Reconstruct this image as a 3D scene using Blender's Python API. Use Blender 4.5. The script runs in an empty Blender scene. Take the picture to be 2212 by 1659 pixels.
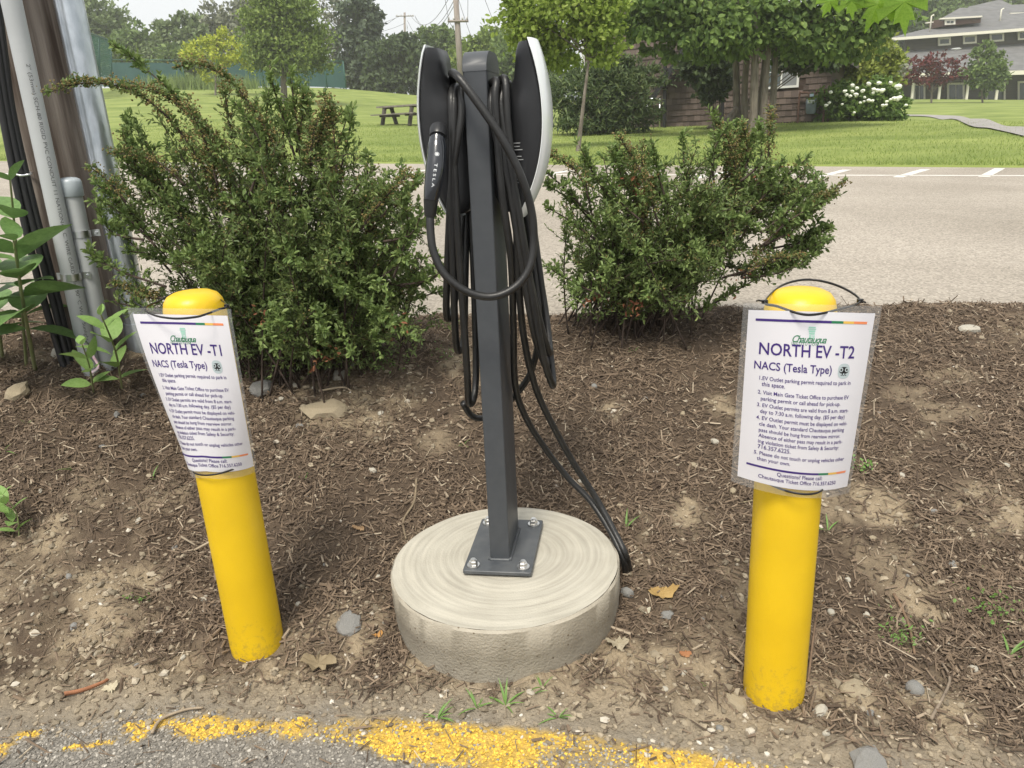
import bpy, math, random
import numpy as np
from mathutils import Vector, Matrix
rng = np.random.default_rng(7); random.seed(7)
SC = bpy.context.scene; COL = SC.collection
# ------------------------------------------------------------------ camera
F, CX, CY, H = 1661.0, 1106.0, 829.5, 1.24           # focal length and centre in units of a 2212 px wide frame; eye height
_d = np.array([1375 - CX, 5750 - CY, F]); _d /= np.linalg.norm(_d)
_x = np.cross(_d, [0, 0, 1.0]); _x /= np.linalg.norm(_x)
_y = np.cross(_x, _d) * -1.0
_y = np.array([0, 0, 1.0]) - (np.array([0, 0, 1.0]) @ _d) * _d; _y /= np.linalg.norm(_y)
M = np.array([_x, _y, -_d])                          # camera (right, down, forward) -> world
cam = bpy.data.cameras.new('camera'); cam_o = bpy.data.objects.new('camera', cam); COL.objects.link(cam_o)
cam.sensor_width = 36; cam.lens = F / 2212 * 36; cam.clip_end = 2000; cam.clip_start = .05
_c0, _c1, _c2 = M @ [1, 0, 0], M @ [0, -1, 0], M @ [0, 0, -1]
cam_o.matrix_world = Matrix(((_c0[0], _c1[0], _c2[0], 0), (_c0[1], _c1[1], _c2[1], 0), (_c0[2], _c1[2], _c2[2], H), (0, 0, 0, 1)))
SC.camera = cam_o
def ray(px, py): return M @ np.array([(px - CX) / F, (py - CY) / F, 1.0])
def P(px, py, Y):                                    # point of the place seen along that ray at distance Y
    r = ray(px, py); return np.array([0, 0, H]) + r * (Y / r[1])
# ------------------------------------------------------------------ sky, sun, exposure
SUN_EL, SUN_AZ = 60.0, 198.0                         # azimuth clockwise from +Y, where the light comes from
W = bpy.data.worlds.new('World'); SC.world = W; W.use_nodes = True
nt = W.node_tree; bg = nt.nodes['Background']
sky = nt.nodes.new('ShaderNodeTexSky'); sky.sky_type = 'NISHITA'; sky.sun_disc = False
sky.sun_elevation = math.radians(SUN_EL); sky.sun_rotation = math.radians(SUN_AZ)
sky.air_density = 1.6; sky.dust_density = 6.0; sky.ozone_density = 1.0
hsv = nt.nodes.new('ShaderNodeHueSaturation'); hsv.inputs['Saturation'].default_value = .12
mixs = nt.nodes.new('ShaderNodeMix'); mixs.data_type = 'RGBA'; mixs.inputs[0].default_value = .6
mixs.inputs[7].default_value = (7.6, 7.8, 8.0, 1)    # even cloud cover
nt.links.new(sky.outputs[0], hsv.inputs['Color']); nt.links.new(hsv.outputs[0], mixs.inputs[6])
nt.links.new(mixs.outputs[2], bg.inputs[0]); bg.inputs[1].default_value = .105
sun = bpy.data.lights.new('sun', 'SUN'); sun.energy = 2.3; sun.angle = math.radians(14); sun.color = (1, .93, .80)
sun_o = bpy.data.objects.new('sun', sun); COL.objects.link(sun_o)
_a, _e = math.radians(SUN_AZ), math.radians(SUN_EL)
_sd = Vector((math.sin(_a) * math.cos(_e), math.cos(_a) * math.cos(_e), math.sin(_e)))
sun_o.rotation_euler = _sd.to_track_quat('Z', 'Y').to_euler()
SC.view_settings.view_transform = 'Standard'; SC.view_settings.look = 'None'
SC.view_settings.exposure = 0.66; SC.view_settings.gamma = 1; SC.view_settings.use_curve_mapping = False
SC.render.engine = 'CYCLES'; SC.cycles.use_denoising = True
SC.cycles.max_bounces = 8; SC.cycles.transparent_max_bounces = 12; SC.cycles.volume_bounces = 1
# ------------------------------------------------------------------ materials
MATS = {}
def mat(name, c1, c2=None, rough=.6, metal=0.0, scale=8.0, bump=0.0, bscale=60.0, spec=.5, coat=0.0, island=False, transl=0.0, stretch=None, detail=6.0, c3=None, alpha=None):
    if name in MATS: return MATS[name]
    m = bpy.data.materials.new(name); m.use_nodes = True; n = m.node_tree; L = n.links
    b = n.nodes['Principled BSDF']; b.inputs['Roughness'].default_value = rough; b.inputs['Metallic'].default_value = metal
    b.inputs['Specular IOR Level'].default_value = spec; b.inputs['Coat Weight'].default_value = coat; b.inputs['Coat Roughness'].default_value = .08
    col = None
    tc = n.nodes.new('ShaderNodeTexCoord'); mp = n.nodes.new('ShaderNodeMapping'); L.new(tc.outputs['Object'], mp.inputs[0])
    if stretch: mp.inputs['Scale'].default_value = stretch
    if c2 is None: b.inputs['Base Color'].default_value = (*c1, 1)
    else:
        ramp = n.nodes.new('ShaderNodeValToRGB'); ramp.color_ramp.elements[0].color = (*c1, 1); ramp.color_ramp.elements[1].color = (*c2, 1)
        if island:
            g = n.nodes.new('ShaderNodeNewGeometry'); L.new(g.outputs['Random Per Island'], ramp.inputs[0])
            if c3 is not None:
                e = ramp.color_ramp.elements.new(.93); e.color = (*c2, 1); ramp.color_ramp.elements[2].color = (*c3, 1)
        else:
            t = n.nodes.new('ShaderNodeTexNoise'); t.inputs['Scale'].default_value = scale; t.inputs['Detail'].default_value = detail
            L.new(mp.outputs[0], t.inputs['Vector']); ramp.color_ramp.elements[0].position = .32; ramp.color_ramp.elements[1].position = .68
            L.new(t.outputs[0], ramp.inputs[0])
        L.new(ramp.outputs[0], b.inputs['Base Color']); col = ramp.outputs[0]
    if bump:
        t2 = n.nodes.new('ShaderNodeTexNoise'); t2.inputs['Scale'].default_value = bscale; t2.inputs['Detail'].default_value = 5
        L.new(mp.outputs[0], t2.inputs['Vector']); bp = n.nodes.new('ShaderNodeBump'); bp.inputs['Strength'].default_value = bump; bp.inputs['Distance'].default_value = .01
        L.new(t2.outputs[0], bp.inputs['Height']); L.new(bp.outputs[0], b.inputs['Normal'])
    if transl:
        tr = n.nodes.new('ShaderNodeBsdfTranslucent'); mx = n.nodes.new('ShaderNodeMixShader'); mx.inputs[0].default_value = transl
        if col: L.new(col, tr.inputs[0])
        else: tr.inputs[0].default_value = (*c1, 1)
        L.new(b.outputs[0], mx.inputs[1]); L.new(tr.outputs[0], mx.inputs[2]); L.new(mx.outputs[0], n.nodes['Material Output'].inputs[0])
    if alpha is not None: b.inputs['Alpha'].default_value = alpha
    MATS[name] = m; return m
def vcol_mat(name, rough, bump, bscale, var=.25, vscale=40):
    m = bpy.data.materials.new(name); m.use_nodes = True; n = m.node_tree; L = n.links; b = n.nodes['Principled BSDF']
    b.inputs['Roughness'].default_value = rough; b.inputs['Specular IOR Level'].default_value = .25
    a = n.nodes.new('ShaderNodeAttribute'); a.attribute_name = 'tint'; tc = n.nodes.new('ShaderNodeTexCoord')
    t = n.nodes.new('ShaderNodeTexNoise'); t.inputs['Scale'].default_value = vscale; t.inputs['Detail'].default_value = 8; t.inputs['Roughness'].default_value = .7
    mr = n.nodes.new('ShaderNodeMapRange'); mr.inputs[1].default_value = .3; mr.inputs[2].default_value = .7; mr.inputs[3].default_value = 1 - var; mr.inputs[4].default_value = 1 + var
    mx = n.nodes.new('ShaderNodeMix'); mx.data_type = 'RGBA'; mx.blend_type = 'MULTIPLY'; mx.inputs[0].default_value = 1
    L.new(tc.outputs['Object'], t.inputs['Vector']); L.new(t.outputs[0], mr.inputs[0]); L.new(a.outputs['Color'], mx.inputs[6]); L.new(mr.outputs[0], mx.inputs[7])
    L.new(mx.outputs[2], b.inputs['Base Color'])
    t2 = n.nodes.new('ShaderNodeTexNoise'); t2.inputs['Scale'].default_value = bscale; t2.inputs['Detail'].default_value = 6; L.new(tc.outputs['Object'], t2.inputs['Vector'])
    bp = n.nodes.new('ShaderNodeBump'); bp.inputs['Strength'].default_value = bump; bp.inputs['Distance'].default_value = .012; L.new(t2.outputs[0], bp.inputs['Height']); L.new(bp.outputs[0], b.inputs['Normal'])
    return m
# ------------------------------------------------------------------ mesh helpers
ORG = {}
def link(name, data, parent=None): 
    o = bpy.data.objects.new(name, data); COL.objects.link(o)
    if parent is not None: o.parent = parent
    return o
def tag(o, label=None, cat=None, group=None, kind=None):
    if label: o['label'] = label
    if cat: o['category'] = cat
    if group: o['group'] = group
    if kind: o['kind'] = kind
    return o
def thing(name, loc, label, cat, group=None):
    o = link(name, None); o.location = [float(v) for v in loc]; o.empty_display_size = .1; ORG[o.name] = np.array(loc, float); return tag(o, label, cat, group)
class MB:
    def __init__(s): s.V = []; s.F = []; s.n = 0
    def add(s, V, F, mi=0):
        V = np.asarray(V, float).reshape(-1, 3)
        if isinstance(F, np.ndarray): s.F.append((F + s.n, mi))
        else:
            by = {}
            for f in F: by.setdefault(len(f), []).append(f)
            for k, fs in by.items(): s.F.append((np.array(fs) + s.n, mi))
        s.V.append(V); s.n += len(V); return s
    def box(s, c, size, rot=None, mi=0):
        x, y, z = [v / 2 for v in size]
        V = np.array([[i * x, j * y, k * z] for k in (-1, 1) for i, j in ((-1, -1), (1, -1), (1, 1), (-1, 1))])
        if rot is not None: V = V @ np.asarray(rot).T
        return s.add(V + np.asarray(c, float), np.array([[3, 2, 1, 0], [4, 5, 6, 7], [0, 1, 5, 4], [1, 2, 6, 5], [2, 3, 7, 6], [3, 0, 4, 7]]), mi)
    def loft(s, rings, caps=True, closed=False, mi=0):
        n = len(rings[0]); k = len(rings); V = np.concatenate([np.asarray(r, float) for r in rings])
        i = np.arange(n); j = (i + 1) % n; Fs = []
        for a in range(k if closed else k - 1):
            b = (a + 1) % k; Fs.append(np.stack([a * n + i, a * n + j, b * n + j, b * n + i], 1))
        o = s.n; s.add(V, np.concatenate(Fs), mi)
        if caps and not closed: s.F.append((np.array([np.arange(n)[::-1]]) + o, mi)); s.F.append((np.array([np.arange(n) + (k - 1) * n]) + o, mi))
        return s
    def tube(s, pts, r, n=10, caps=True, closed=False, flat=1.0, mi=0):
        pts = np.asarray(pts, float); k = len(pts); r = np.broadcast_to(r, (k,))
        T = np.gradient(pts, axis=0) if not closed else np.roll(pts, -1, 0) - np.roll(pts, 1, 0)
        T /= np.linalg.norm(T, axis=1)[:, None] + 1e-12
        a = np.array([0, 0, 1.0]) if abs(T[0][2]) < .9 else np.array([1.0, 0, 0])
        N = np.cross(T[0], a); N /= np.linalg.norm(N); rings = []; th = np.arange(n) * 2 * math.pi / n
        for q in range(k):
            N = N - (N @ T[q]) * T[q]; N /= np.linalg.norm(N) + 1e-12; B = np.cross(T[q], N)
            rings.append(pts[q] + r[q] * (np.cos(th)[:, None] * N * flat + np.sin(th)[:, None] * B))
        return s.loft(rings, caps, closed, mi)
    def lathe(s, prof, c, n=32, caps=True, mi=0):
        th = np.arange(n) * 2 * math.pi / n; c = np.asarray(c, float)
        return s.loft([np.stack([c[0] + r * np.cos(th), c[1] + r * np.sin(th), np.full(n, c[2] + z)], 1) for r, z in prof], caps, mi=mi)
    def scatter(s, tv, tf, pos, X, N, sc, mi=0):          # copies of a small template: X its long axis, N its normal
        pos = np.asarray(pos, float); X = X / (np.linalg.norm(X, axis=1)[:, None] + 1e-9)
        Yv = np.cross(N, X); Yv /= np.linalg.norm(Yv, axis=1)[:, None] + 1e-9; Z = np.cross(X, Yv)
        sc = np.broadcast_to(np.asarray(sc, float).reshape(len(pos) if np.ndim(sc) else 1, -1), (len(pos), 3)) if np.ndim(sc) < 2 else sc
        V = pos[:, None, :] + tv[None, :, 0, None] * (X * sc[:, :1])[:, None, :] + tv[None, :, 1, None] * (Yv * sc[:, 1:2])[:, None, :] + tv[None, :, 2, None] * (Z * sc[:, 2:3])[:, None, :]
        off = (np.arange(len(pos)) * len(tv))[:, None, None]
        for f in (tf if isinstance(tf, list) else [tf]): s.F.append(((f[None] + off).reshape(-1, f.shape[1]) + s.n, mi))
        s.V.append(V.reshape(-1, 3)); s.n += len(pos) * len(tv); return s
    def build(s, name, m, parent=None, smooth=False, loc=None, auto=None):
        V = np.concatenate(s.V); me = bpy.data.meshes.new(name)
        if parent is not None: org = ORG[parent.name]
        else: org = np.array(loc, float) if loc is not None else np.array([(V[:, 0].min() + V[:, 0].max()) / 2, (V[:, 1].min() + V[:, 1].max()) / 2, V[:, 2].min()])
        me.vertices.add(len(V)); me.vertices.foreach_set('co', (V - org).astype(np.float32).ravel())
        lv = np.concatenate([f.ravel() for f, _ in s.F]).astype(np.int32); lt = np.concatenate([np.full(len(f), f.shape[1]) for f, _ in s.F]).astype(np.int32)
        me.loops.add(len(lv)); me.loops.foreach_set('vertex_index', lv); me.polygons.add(len(lt))
        me.polygons.foreach_set('loop_start', (np.cumsum(lt) - lt).astype(np.int32)); me.polygons.foreach_set('loop_total', lt)
        for mm in (m if isinstance(m, list) else [m]): me.materials.append(mm)
        me.polygons.foreach_set('material_index', np.concatenate([np.full(len(f), mi) for f, mi in s.F]).astype(np.int32))
        me.polygons.foreach_set('use_smooth', np.full(len(lt), smooth, bool))
        me.update(calc_edges=True); me.validate()
        if auto: me.set_sharp_from_angle(angle=math.radians(auto))
        o = link(name, me, parent); ORG[o.name] = org
        if parent is None: o.location = org
        return o
def spline(pts, per=8, closed=False):
    p = np.asarray(pts, float); k = len(p); out = []
    g = (lambda i: p[i % k]) if closed else (lambda i: p[min(max(i, 0), k - 1)])
    for i in range(k if closed else k - 1):
        a, b, c, d = g(i - 1), g(i), g(i + 1), g(i + 2)
        for t in np.arange(per) / per: out.append(.5 * (2 * b + (c - a) * t + (2 * a - 5 * b + 4 * c - d) * t * t + (3 * b - a - 3 * c + d) * t ** 3))
    if not closed: out.append(p[-1])
    return np.array(out)
def unit(v): v = np.asarray(v, float); return v / (np.linalg.norm(v, axis=-1, keepdims=True) + 1e-9)
def rnd(n): return unit(rng.normal(size=(n, 3)))
_NG = rng.random((256, 256))
def noise(x, y, s=1.0, o=0):
    x = np.asarray(x) * s + 37.3 * o; y = np.asarray(y) * s + 91.7 * o; i = np.floor(x).astype(int); j = np.floor(y).astype(int); fx = x - i; fy = y - j
    fx = fx * fx * (3 - 2 * fx); fy = fy * fy * (3 - 2 * fy); g = lambda a, b: _NG[a % 256, b % 256]
    return (g(i, j) * (1 - fx) + g(i + 1, j) * fx) * (1 - fy) + (g(i, j + 1) * (1 - fx) + g(i + 1, j + 1) * fx) * fy
def fbm(x, y, s, o=0, k=4): return sum(noise(x, y, s * 2 ** q, o + q) * .5 ** q for q in range(k)) / (2 - .5 ** (k - 1))
def setcol(o, C):
    a = o.data.color_attributes.new('tint', 'FLOAT_COLOR', 'POINT'); a.data.foreach_set('color', np.concatenate([C, np.ones((len(C), 1))], 1).astype(np.float32).ravel())
sstep = lambda a, b, x: (lambda t: t * t * (3 - 2 * t))(np.clip((np.asarray(x, float) - a) / (b - a), 0, 1))
LEAF = np.array([[0, 0, 0], [.35, .2, .05], [.72, .19, .05], [1, 0, -.06], [.72, -.19, .05], [.35, -.2, .05]]); LEAF_F = np.array([[0, 3, 2, 1], [0, 5, 4, 3]])
CARD = np.array([[0, 0, 0], [.5, .3, .06], [1, 0, 0], [.5, -.3, .06]]); CARD_F = np.array([[0, 3, 2, 1]])
PRISM = np.array([[0, -.5, 0], [0, .5, 0], [0, .1, .8], [1, -.35, 0], [1, .4, 0], [1, 0, .6]]); PRISM_F = [np.array([[0, 3, 5, 2], [1, 2, 5, 4]]), np.array([[0, 2, 1], [3, 4, 5]])]
_t = (1 + 5 ** .5) / 2
ICO = unit(np.array([[-1, _t, 0], [1, _t, 0], [-1, -_t, 0], [1, -_t, 0], [0, -1, _t], [0, 1, _t], [0, -1, -_t], [0, 1, -_t], [_t, 0, -1], [_t, 0, 1], [-_t, 0, -1], [-_t, 0, 1]]))
ICO_F = np.array([[0, 11, 5], [0, 5, 1], [0, 1, 7], [0, 7, 10], [0, 10, 11], [1, 5, 9], [5, 11, 4], [11, 10, 2], [10, 7, 6], [7, 1, 8], [3, 9, 4], [3, 4, 2], [3, 2, 6], [3, 6, 8], [3, 8, 9], [4, 9, 5], [2, 4, 11], [6, 2, 10], [8, 6, 7], [9, 8, 1]])
def subdiv(V, Fc):
    V = [tuple(v) for v in V]; mid = {}; out = []
    def m(a, b):
        k = (min(a, b), max(a, b))
        if k not in mid: mid[k] = len(V); V.append(tuple(unit(np.array(V[a]) + np.array(V[b]))))
        return mid[k]
    for a, b, c in Fc: x, y, z = m(a, b), m(b, c), m(c, a); out += [(a, x, z), (b, y, x), (c, z, y), (x, y, z)]
    return np.array(V), np.array(out)
ICO2, ICO2_F = subdiv(ICO, ICO_F)
# ================================================================== terrain
def zlot(X, Y): return .40 - .03 * X + .0078 * (Y - 3.4)
_by = [-9, 1.2, 1.45, 1.62, 1.8, 2.13, 2.6, 3.0, 3.3, 3.55, 3.8, 9]; _bz = [-.014, -.014, -.014, -.004, .04, .118, .27, .38, .432, .39, .30, .1]
def zbed0(X, Y):
    X = np.asarray(X, float); Y = np.asarray(Y, float)
    Ys = Y + .10 * sstep(.5, 1.6, X) * (1 - sstep(2, 3, Y)) + .05 * sstep(.3, 1.5, -X) * sstep(1.6, 2.0, Y) * (1 - sstep(2.4, 3.0, Y))
    return np.interp(Ys, _by, _bz) + .10 * sstep(.9, 1.6, -X) * sstep(2.0, 2.7, Y) * (1 - sstep(3.2, 3.6, Y)) - .03 * X * sstep(1.6, 3.4, Y)
_ex = [-4, -1.6, -1.2, -.8, -.47, -.15, .15, .4, .8, 4]; _ey = [1.44, 1.43, 1.42, 1.445, 1.405, 1.375, 1.31, 1.24, 1.13, .9]
def asph_edge(X): return np.interp(X, _ex, _ey)
def zbed(X, Y):
    X = np.asarray(X, float); Y = np.asarray(Y, float)
    m = sstep(0, .18, Y - asph_edge(X))
    lump = .045 * (fbm(X, Y, 3.1, 3) - .5) + .028 * (fbm(X, Y, 11, 5, 3) - .5) * (1 + 1.3 * sstep(.5, 1.1, -X)) + .012 * (noise(X, Y, 45, 9) - .5)
    return zbed0(X, Y) + m * lump + (1 - m) * .004 * (noise(X, Y, 120, 2) - .5)
def on(px, py, zf, y0=.8, y1=200):                      # where that line of sight meets a terrain
    r = ray(px, py); a, b = y0, y0
    while b < y1:
        b = a * 1.01 + .004; p = np.array([0, 0, H]) + r * (b / r[1])
        if p[2] < zf(p[0], p[1]): break
        a = b
    for _ in range(24):
        c = (a + b) / 2; p = np.array([0, 0, H]) + r * (c / r[1])
        if p[2] < zf(p[0], p[1]): b = c
        else: a = c
    return np.array([0, 0, H]) + r * (b / r[1])
bed = lambda px, py: on(px, py, zbed)
# tan, chip-free patches of dry soil: pixel x, y, radius in metres
PATCH = [(bed(a, b), r) for a, b, r in ((215, 1330, .17), (1478, 1120, .10), (1560, 880, .07), (1330, 885, .06), (650, 1460, .16), (760, 1350, .09), (1330, 1490, .16), (1500, 1540, .20), (1850, 1480, .10), (1900, 1090, .10), (2130, 1100, .12), (1990, 1300, .08), (2000, 1560, .14), (760, 860, .22), (60, 1230, .14), (1020, 790, .12), (1800, 1100, .08), (300, 1500, .15), (560, 1510, .16), (1600, 1640, .2), (950, 1490, .12), (1180, 1500, .12))]
def tanmask(X, Y):
    m = np.zeros(np.shape(X))
    for p, r in PATCH: m = np.maximum(m, 1 - sstep(.55, 1.25, np.hypot((X - p[0]), (Y - p[1]) * .9) / r + .9 * (fbm(X, Y, 9, 21) - .5)))
    return np.clip(np.maximum(m * (.35 + .9 * sstep(.3, .7, fbm(X, Y, 14, 33))), .55 * sstep(.60, .74, fbm(X, Y, 4.6, 31))), 0, 1)
_px = [-4, -.84, -.80, -.6, -.47, -.3, -.15, .1, .3, .55, .8, 4]; _pu = [1.30, 1.445, 1.445, 1.43, 1.405, 1.41, 1.375, 1.325, 1.27, 1.18, 1.0, .9]; _pl = [1.30, 1.43, 1.385, 1.375, 1.345, 1.30, 1.25, 1.12, 1.06, .98, .9, .8]
def paint(X, Y):                                         # worn yellow line, 0..1
    u, l = np.interp(X, _px, _pu), np.interp(X, _px, _pl); n = fbm(X, Y, 14, 41)
    m = sstep(-.012, .012, u - Y + .05 * (n - .5)) * sstep(-.012, .02, Y - l + .06 * (n - .5)) * (X > -.86)
    m2 = sstep(.55, .62, fbm(X, Y, 9, 47)) * (X < -.84) * (np.abs(Y - asph_edge(X) + .03) < .035) * .9
    return np.maximum(m * (.30 + .70 * sstep(.30, .52, fbm(X, Y, 5, 44))), m2)
# ---- front bed: mulch soil, dirt and the asphalt margin in one sheet
xs = np.concatenate([np.linspace(-7, -2.6, 60), np.linspace(-2.6, 2.6, 430)[1:], np.linspace(2.6, 7, 60)[1:]]); ys = np.concatenate([np.linspace(.9, 2.2, 120), np.linspace(2.2, 3.9, 110)[1:]])
GX, GY = np.meshgrid(xs, ys); gz = zbed(GX, GY)
def grid(GX, GY, GZ):
    r, c = GX.shape; i = (np.arange(r - 1)[:, None] * c + np.arange(c - 1)).ravel()
    return np.stack([GX.ravel(), GY.ravel(), GZ.ravel()], 1), np.stack([i, i + 1, i + c + 1, i + c], 1)
V, Fc = grid(GX, GY, gz); o = MB().add(V, Fc).build('mulch_bed', vcol_mat('soil', .95, .9, 110), smooth=True, loc=(0, 0, 0)); tag(o, kind='structure')
t = tanmask(V[:, 0], V[:, 1])[:, None]; a = sstep(-.09, .10, asph_edge(V[:, 0]) - V[:, 1] + .16 * (fbm(V[:, 0], V[:, 1], 9, 51) - .5))[:, None]; gv = sstep(-.20, -.03, asph_edge(V[:, 0]) - V[:, 1])[:, None]
C = np.array([.085, .062, .043]) * (1 - t) + np.array([.27, .215, .145]) * t; C = C * (1 - gv * .75) + np.array([.245, .21, .16]) * gv * .75; C = C * (1 - a) + np.array([.185, .172, .152]) * a
pm = paint(V[:, 0], V[:, 1])[:, None] * .75; C = C * (1 - pm) + np.array([.58, .37, .05]) * pm
setcol(o, C)
# asphalt of the near car park (under the camera) continues from the margin
V, Fc = grid(*np.meshgrid(np.linspace(-30, 30, 30), np.linspace(-20, .93, 20)), np.full((20, 30), -.014)); o = MB().add(V, Fc).build('asphalt', mat('asphalt_near', (.11, .105, .10), (.2, .19, .18), .9, scale=90, bump=.6, bscale=140), loc=(0, 0, 0)); tag(o, kind='structure')
# ---- mulch chips, twigs, gravel
def pts_bed(n, y0=1.05, y1=3.5, extra=.9, pw=1.0):
    Y = rng.random(n * 3) * (y1 - y0) + y0; X = (rng.random(n * 3) * 2 - 1) * (extra + .68 * 3.5); k = (np.abs(X) < extra + .68 * Y) & (rng.random(n * 3) < (y0 / Y) ** pw); return X[k][:n], Y[k][:n]
def nrm(X, Y, e=.01):
    return unit(np.stack([-(zbed(X + e, Y) - zbed(X - e, Y)) / (2 * e), -(zbed(X, Y + e) - zbed(X, Y - e)) / (2 * e), np.ones(len(X))], 1))
DISC = np.array([-.045, 1.795]); DR = .305; BOLL = np.array([-.695, 1.685]); BOLR = np.array([.556, 1.425]); BR = .0665
def clear(X, Y, m=0.0): return (np.hypot(X - DISC[0], Y - DISC[1]) > DR + m) & (np.hypot(X - BOLL[0], Y - BOLL[1]) > BR + m) & (np.hypot(X - BOLR[0], Y - BOLR[1]) > BR + m)
X, Y = pts_bed(190000); dens = (1 - .85 * tanmask(X, Y)) * sstep(.02, .22, Y - asph_edge(X)) * (.35 + .65 * sstep(.3, .5, fbm(X, Y, 5, 61))) * (1 - .7 * sstep(.75, 1.2, -X) * (1 - sstep(1.9, 2.2, Y))); dens = np.maximum(dens, .02 * (Y > asph_edge(X) - .25))
k = (rng.random(len(X)) < dens) & clear(X, Y); X, Y = X[k], Y[k]; n = len(X); N = unit(nrm(X, Y) + .35 * rng.normal(size=(n, 3)))
th = rng.random(n) * 6.283; D = np.stack([np.cos(th), np.sin(th), 0 * th], 1); D = D - (D * N).sum(1)[:, None] * N; D[:, 2] += .22 * rng.normal(size=n)
Ln = np.clip(rng.lognormal(-3.85, .55, n), .007, .08); Wd = np.clip(rng.lognormal(-5.7, .45, n), .0012, .010)
pos = np.stack([X, Y, zbed(X, Y) + .001 + .009 * rng.random(n)], 1) - D * Ln[:, None] * .5
o = MB().scatter(PRISM, PRISM_F, pos, D, N, np.stack([Ln, Wd, Wd * .55], 1)).build('mulch', mat('mulch_chip', (.062, .042, .028), (.215, .158, .108), .9, island=True, c3=(.44, .37, .275)), loc=(0, 0, 0)); tag(o, 'brown shredded bark mulch covering the sloping bed', 'mulch', kind='stuff')
def stones(n, smin, smax, X, Y, m, name, flat=.65, lift=.2):
    n = len(X); s = np.exp(rng.uniform(math.log(smin), math.log(smax), n)); tv = ICO * (1 + .16 * rng.normal(size=(12, 1)))
    return MB().scatter(tv, ICO_F, np.stack([X, Y, zbed(X, Y) + s * lift], 1), rnd(n) * [1, 1, .2], unit(np.array([[0, 0, 1.0]]) + .3 * rng.normal(size=(n, 3))), np.stack([s, s * rng.uniform(.55, .95, n), s * flat * rng.uniform(.7, 1.1, n)], 1)).build(name, m, loc=(0, 0, 0))
X, Y = pts_bed(26000, extra=.7); d = .10 + .75 * tanmask(X, Y) + .5 * sstep(.7, 1.1, -X) * (1 - sstep(1.9, 2.3, Y)) + .5 * (1 - sstep(.05, .22, Y - asph_edge(X))); k = (rng.random(len(X)) < d) & clear(X, Y, .004) & (Y > asph_edge(X) - .03); X, Y = X[k], Y[k]
tag(stones(0, .002, .0085, X, Y, mat('grit', (.11, .085, .06), (.36, .30, .215), .9, island=True, c3=(.58, .54, .47)), 'gravel'), 'fine gravel and crumbled soil strewn over the bed', 'gravel', kind='stuff')
X, Y = pts_bed(9000, extra=.5); d = .06 + .55 * sstep(.75, 1.15, -X) * (1 - sstep(1.75, 2.4, Y)) + .30 * tanmask(X, Y) + .5 * (np.hypot(X + .62, (Y - 2.62) * 1.5) < .42); k = (rng.random(len(X)) < d) & clear(X, Y, .01) & (Y > asph_edge(X) + .02); X, Y = X[k], Y[k]
tag(stones(0, .005, .015, X, Y, mat('coarse_grit', (.14, .115, .08), (.34, .285, .205), .9, island=True, c3=(.5, .46, .39)), 'loose_stones', .6, .25), 'countless loose stones and soil crumbs on the bed', 'gravel', kind='stuff')
X = rng.uniform(-1.75, 1.2, 42000); Y = rng.uniform(.95, 1.5, 42000); e = asph_edge(X) - Y + .13 * (fbm(X, Y, 9, 51) - .5); k = (e > -.03 + .06 * rng.random(len(X))) & (Y > .98 + 0 * X); X, Y = X[k], Y[k]; pm = paint(X, Y) > rng.random(len(X)) * .9 + .06; pm &= rng.random(len(X)) < .93
tag(stones(0, .0024, .0048, X[~pm], Y[~pm], mat('aggregate', (.13, .12, .105), (.32, .295, .255), .85, island=True, c3=(.48, .45, .40)), 'asphalt_aggregate', .6, .1), 'coarse grey stone chips of the worn asphalt', 'asphalt', kind='stuff')
tag(stones(0, .0026, .0052, X[pm], Y[pm], mat('yellow_paint_chip', (.48, .31, .04), (.76, .51, .075), .7, island=True), 'painted_line', .6, .12), 'worn yellow paint line on the coarse asphalt edge', 'marking', kind='stuff')
# ---- upper car park
EA, EB = np.array([-14.666, 23.765]), np.array([7.846, 11.831]); ED = (EB - EA) / np.linalg.norm(EB - EA); EN = np.array([-ED[1], ED[0]])
ss = np.linspace(-70, 70, 60); near = lambda x: 3.34
R0 = [[EA[0] + ED[0] * (s + 12), EA[1] + ED[1] * (s + 12)] for s in ss]
rows = []
for q in np.linspace(0, 1, 14):
    rows.append([[(1 - q) * a[0] + q * a[0] * .35, max((1 - q) * (a[1] + .3) + q * 3.33, 3.33), 0] for a in R0])
rows = np.array(rows); rows[:, :, 2] = zlot(rows[:, :, 0], rows[:, :, 1])
V, Fc = grid(rows[:, :, 0][::-1], rows[:, :, 1][::-1], rows[:, :, 2][::-1])
def lot_mat():
    m = mat('lot_asphalt', (.27, .24, .20), (.36, .322, .275), .92, scale=.6, bump=.5, bscale=90, spec=.2); n = m.node_tree; L = n.links; b = n.nodes['Principled BSDF']; src = b.inputs['Base Color'].links[0].from_socket
    tc = n.nodes.new('ShaderNodeTexCoord'); vo = n.nodes.new('ShaderNodeTexVoronoi'); vo.inputs['Scale'].default_value = 85; L.new(tc.outputs['Object'], vo.inputs['Vector'])
    mr = n.nodes.new('ShaderNodeMapRange'); mr.inputs[3].default_value = .62; mr.inputs[4].default_value = 1.35; L.new(vo.outputs['Color'], mr.inputs[0])
    mx = n.nodes.new('ShaderNodeMix'); mx.data_type = 'RGBA'; mx.blend_type = 'MULTIPLY'; mx.inputs[0].default_value = 1; L.new(src, mx.inputs[6]); L.new(mr.outputs[0], mx.inputs[7]); L.new(mx.outputs[2], b.inputs['Base Color']); return m
o = MB().add(V, Fc).build('parking_lot', lot_mat(), loc=(0, 0, 0)); tag(o, kind='structure')
LOT = o
def lotpt(px, py): return on(px, py, lambda x, y: zlot(x, y))
wp = mat('white_line', (.52, .50, .46), (.68, .66, .62), .8, scale=5)
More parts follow.
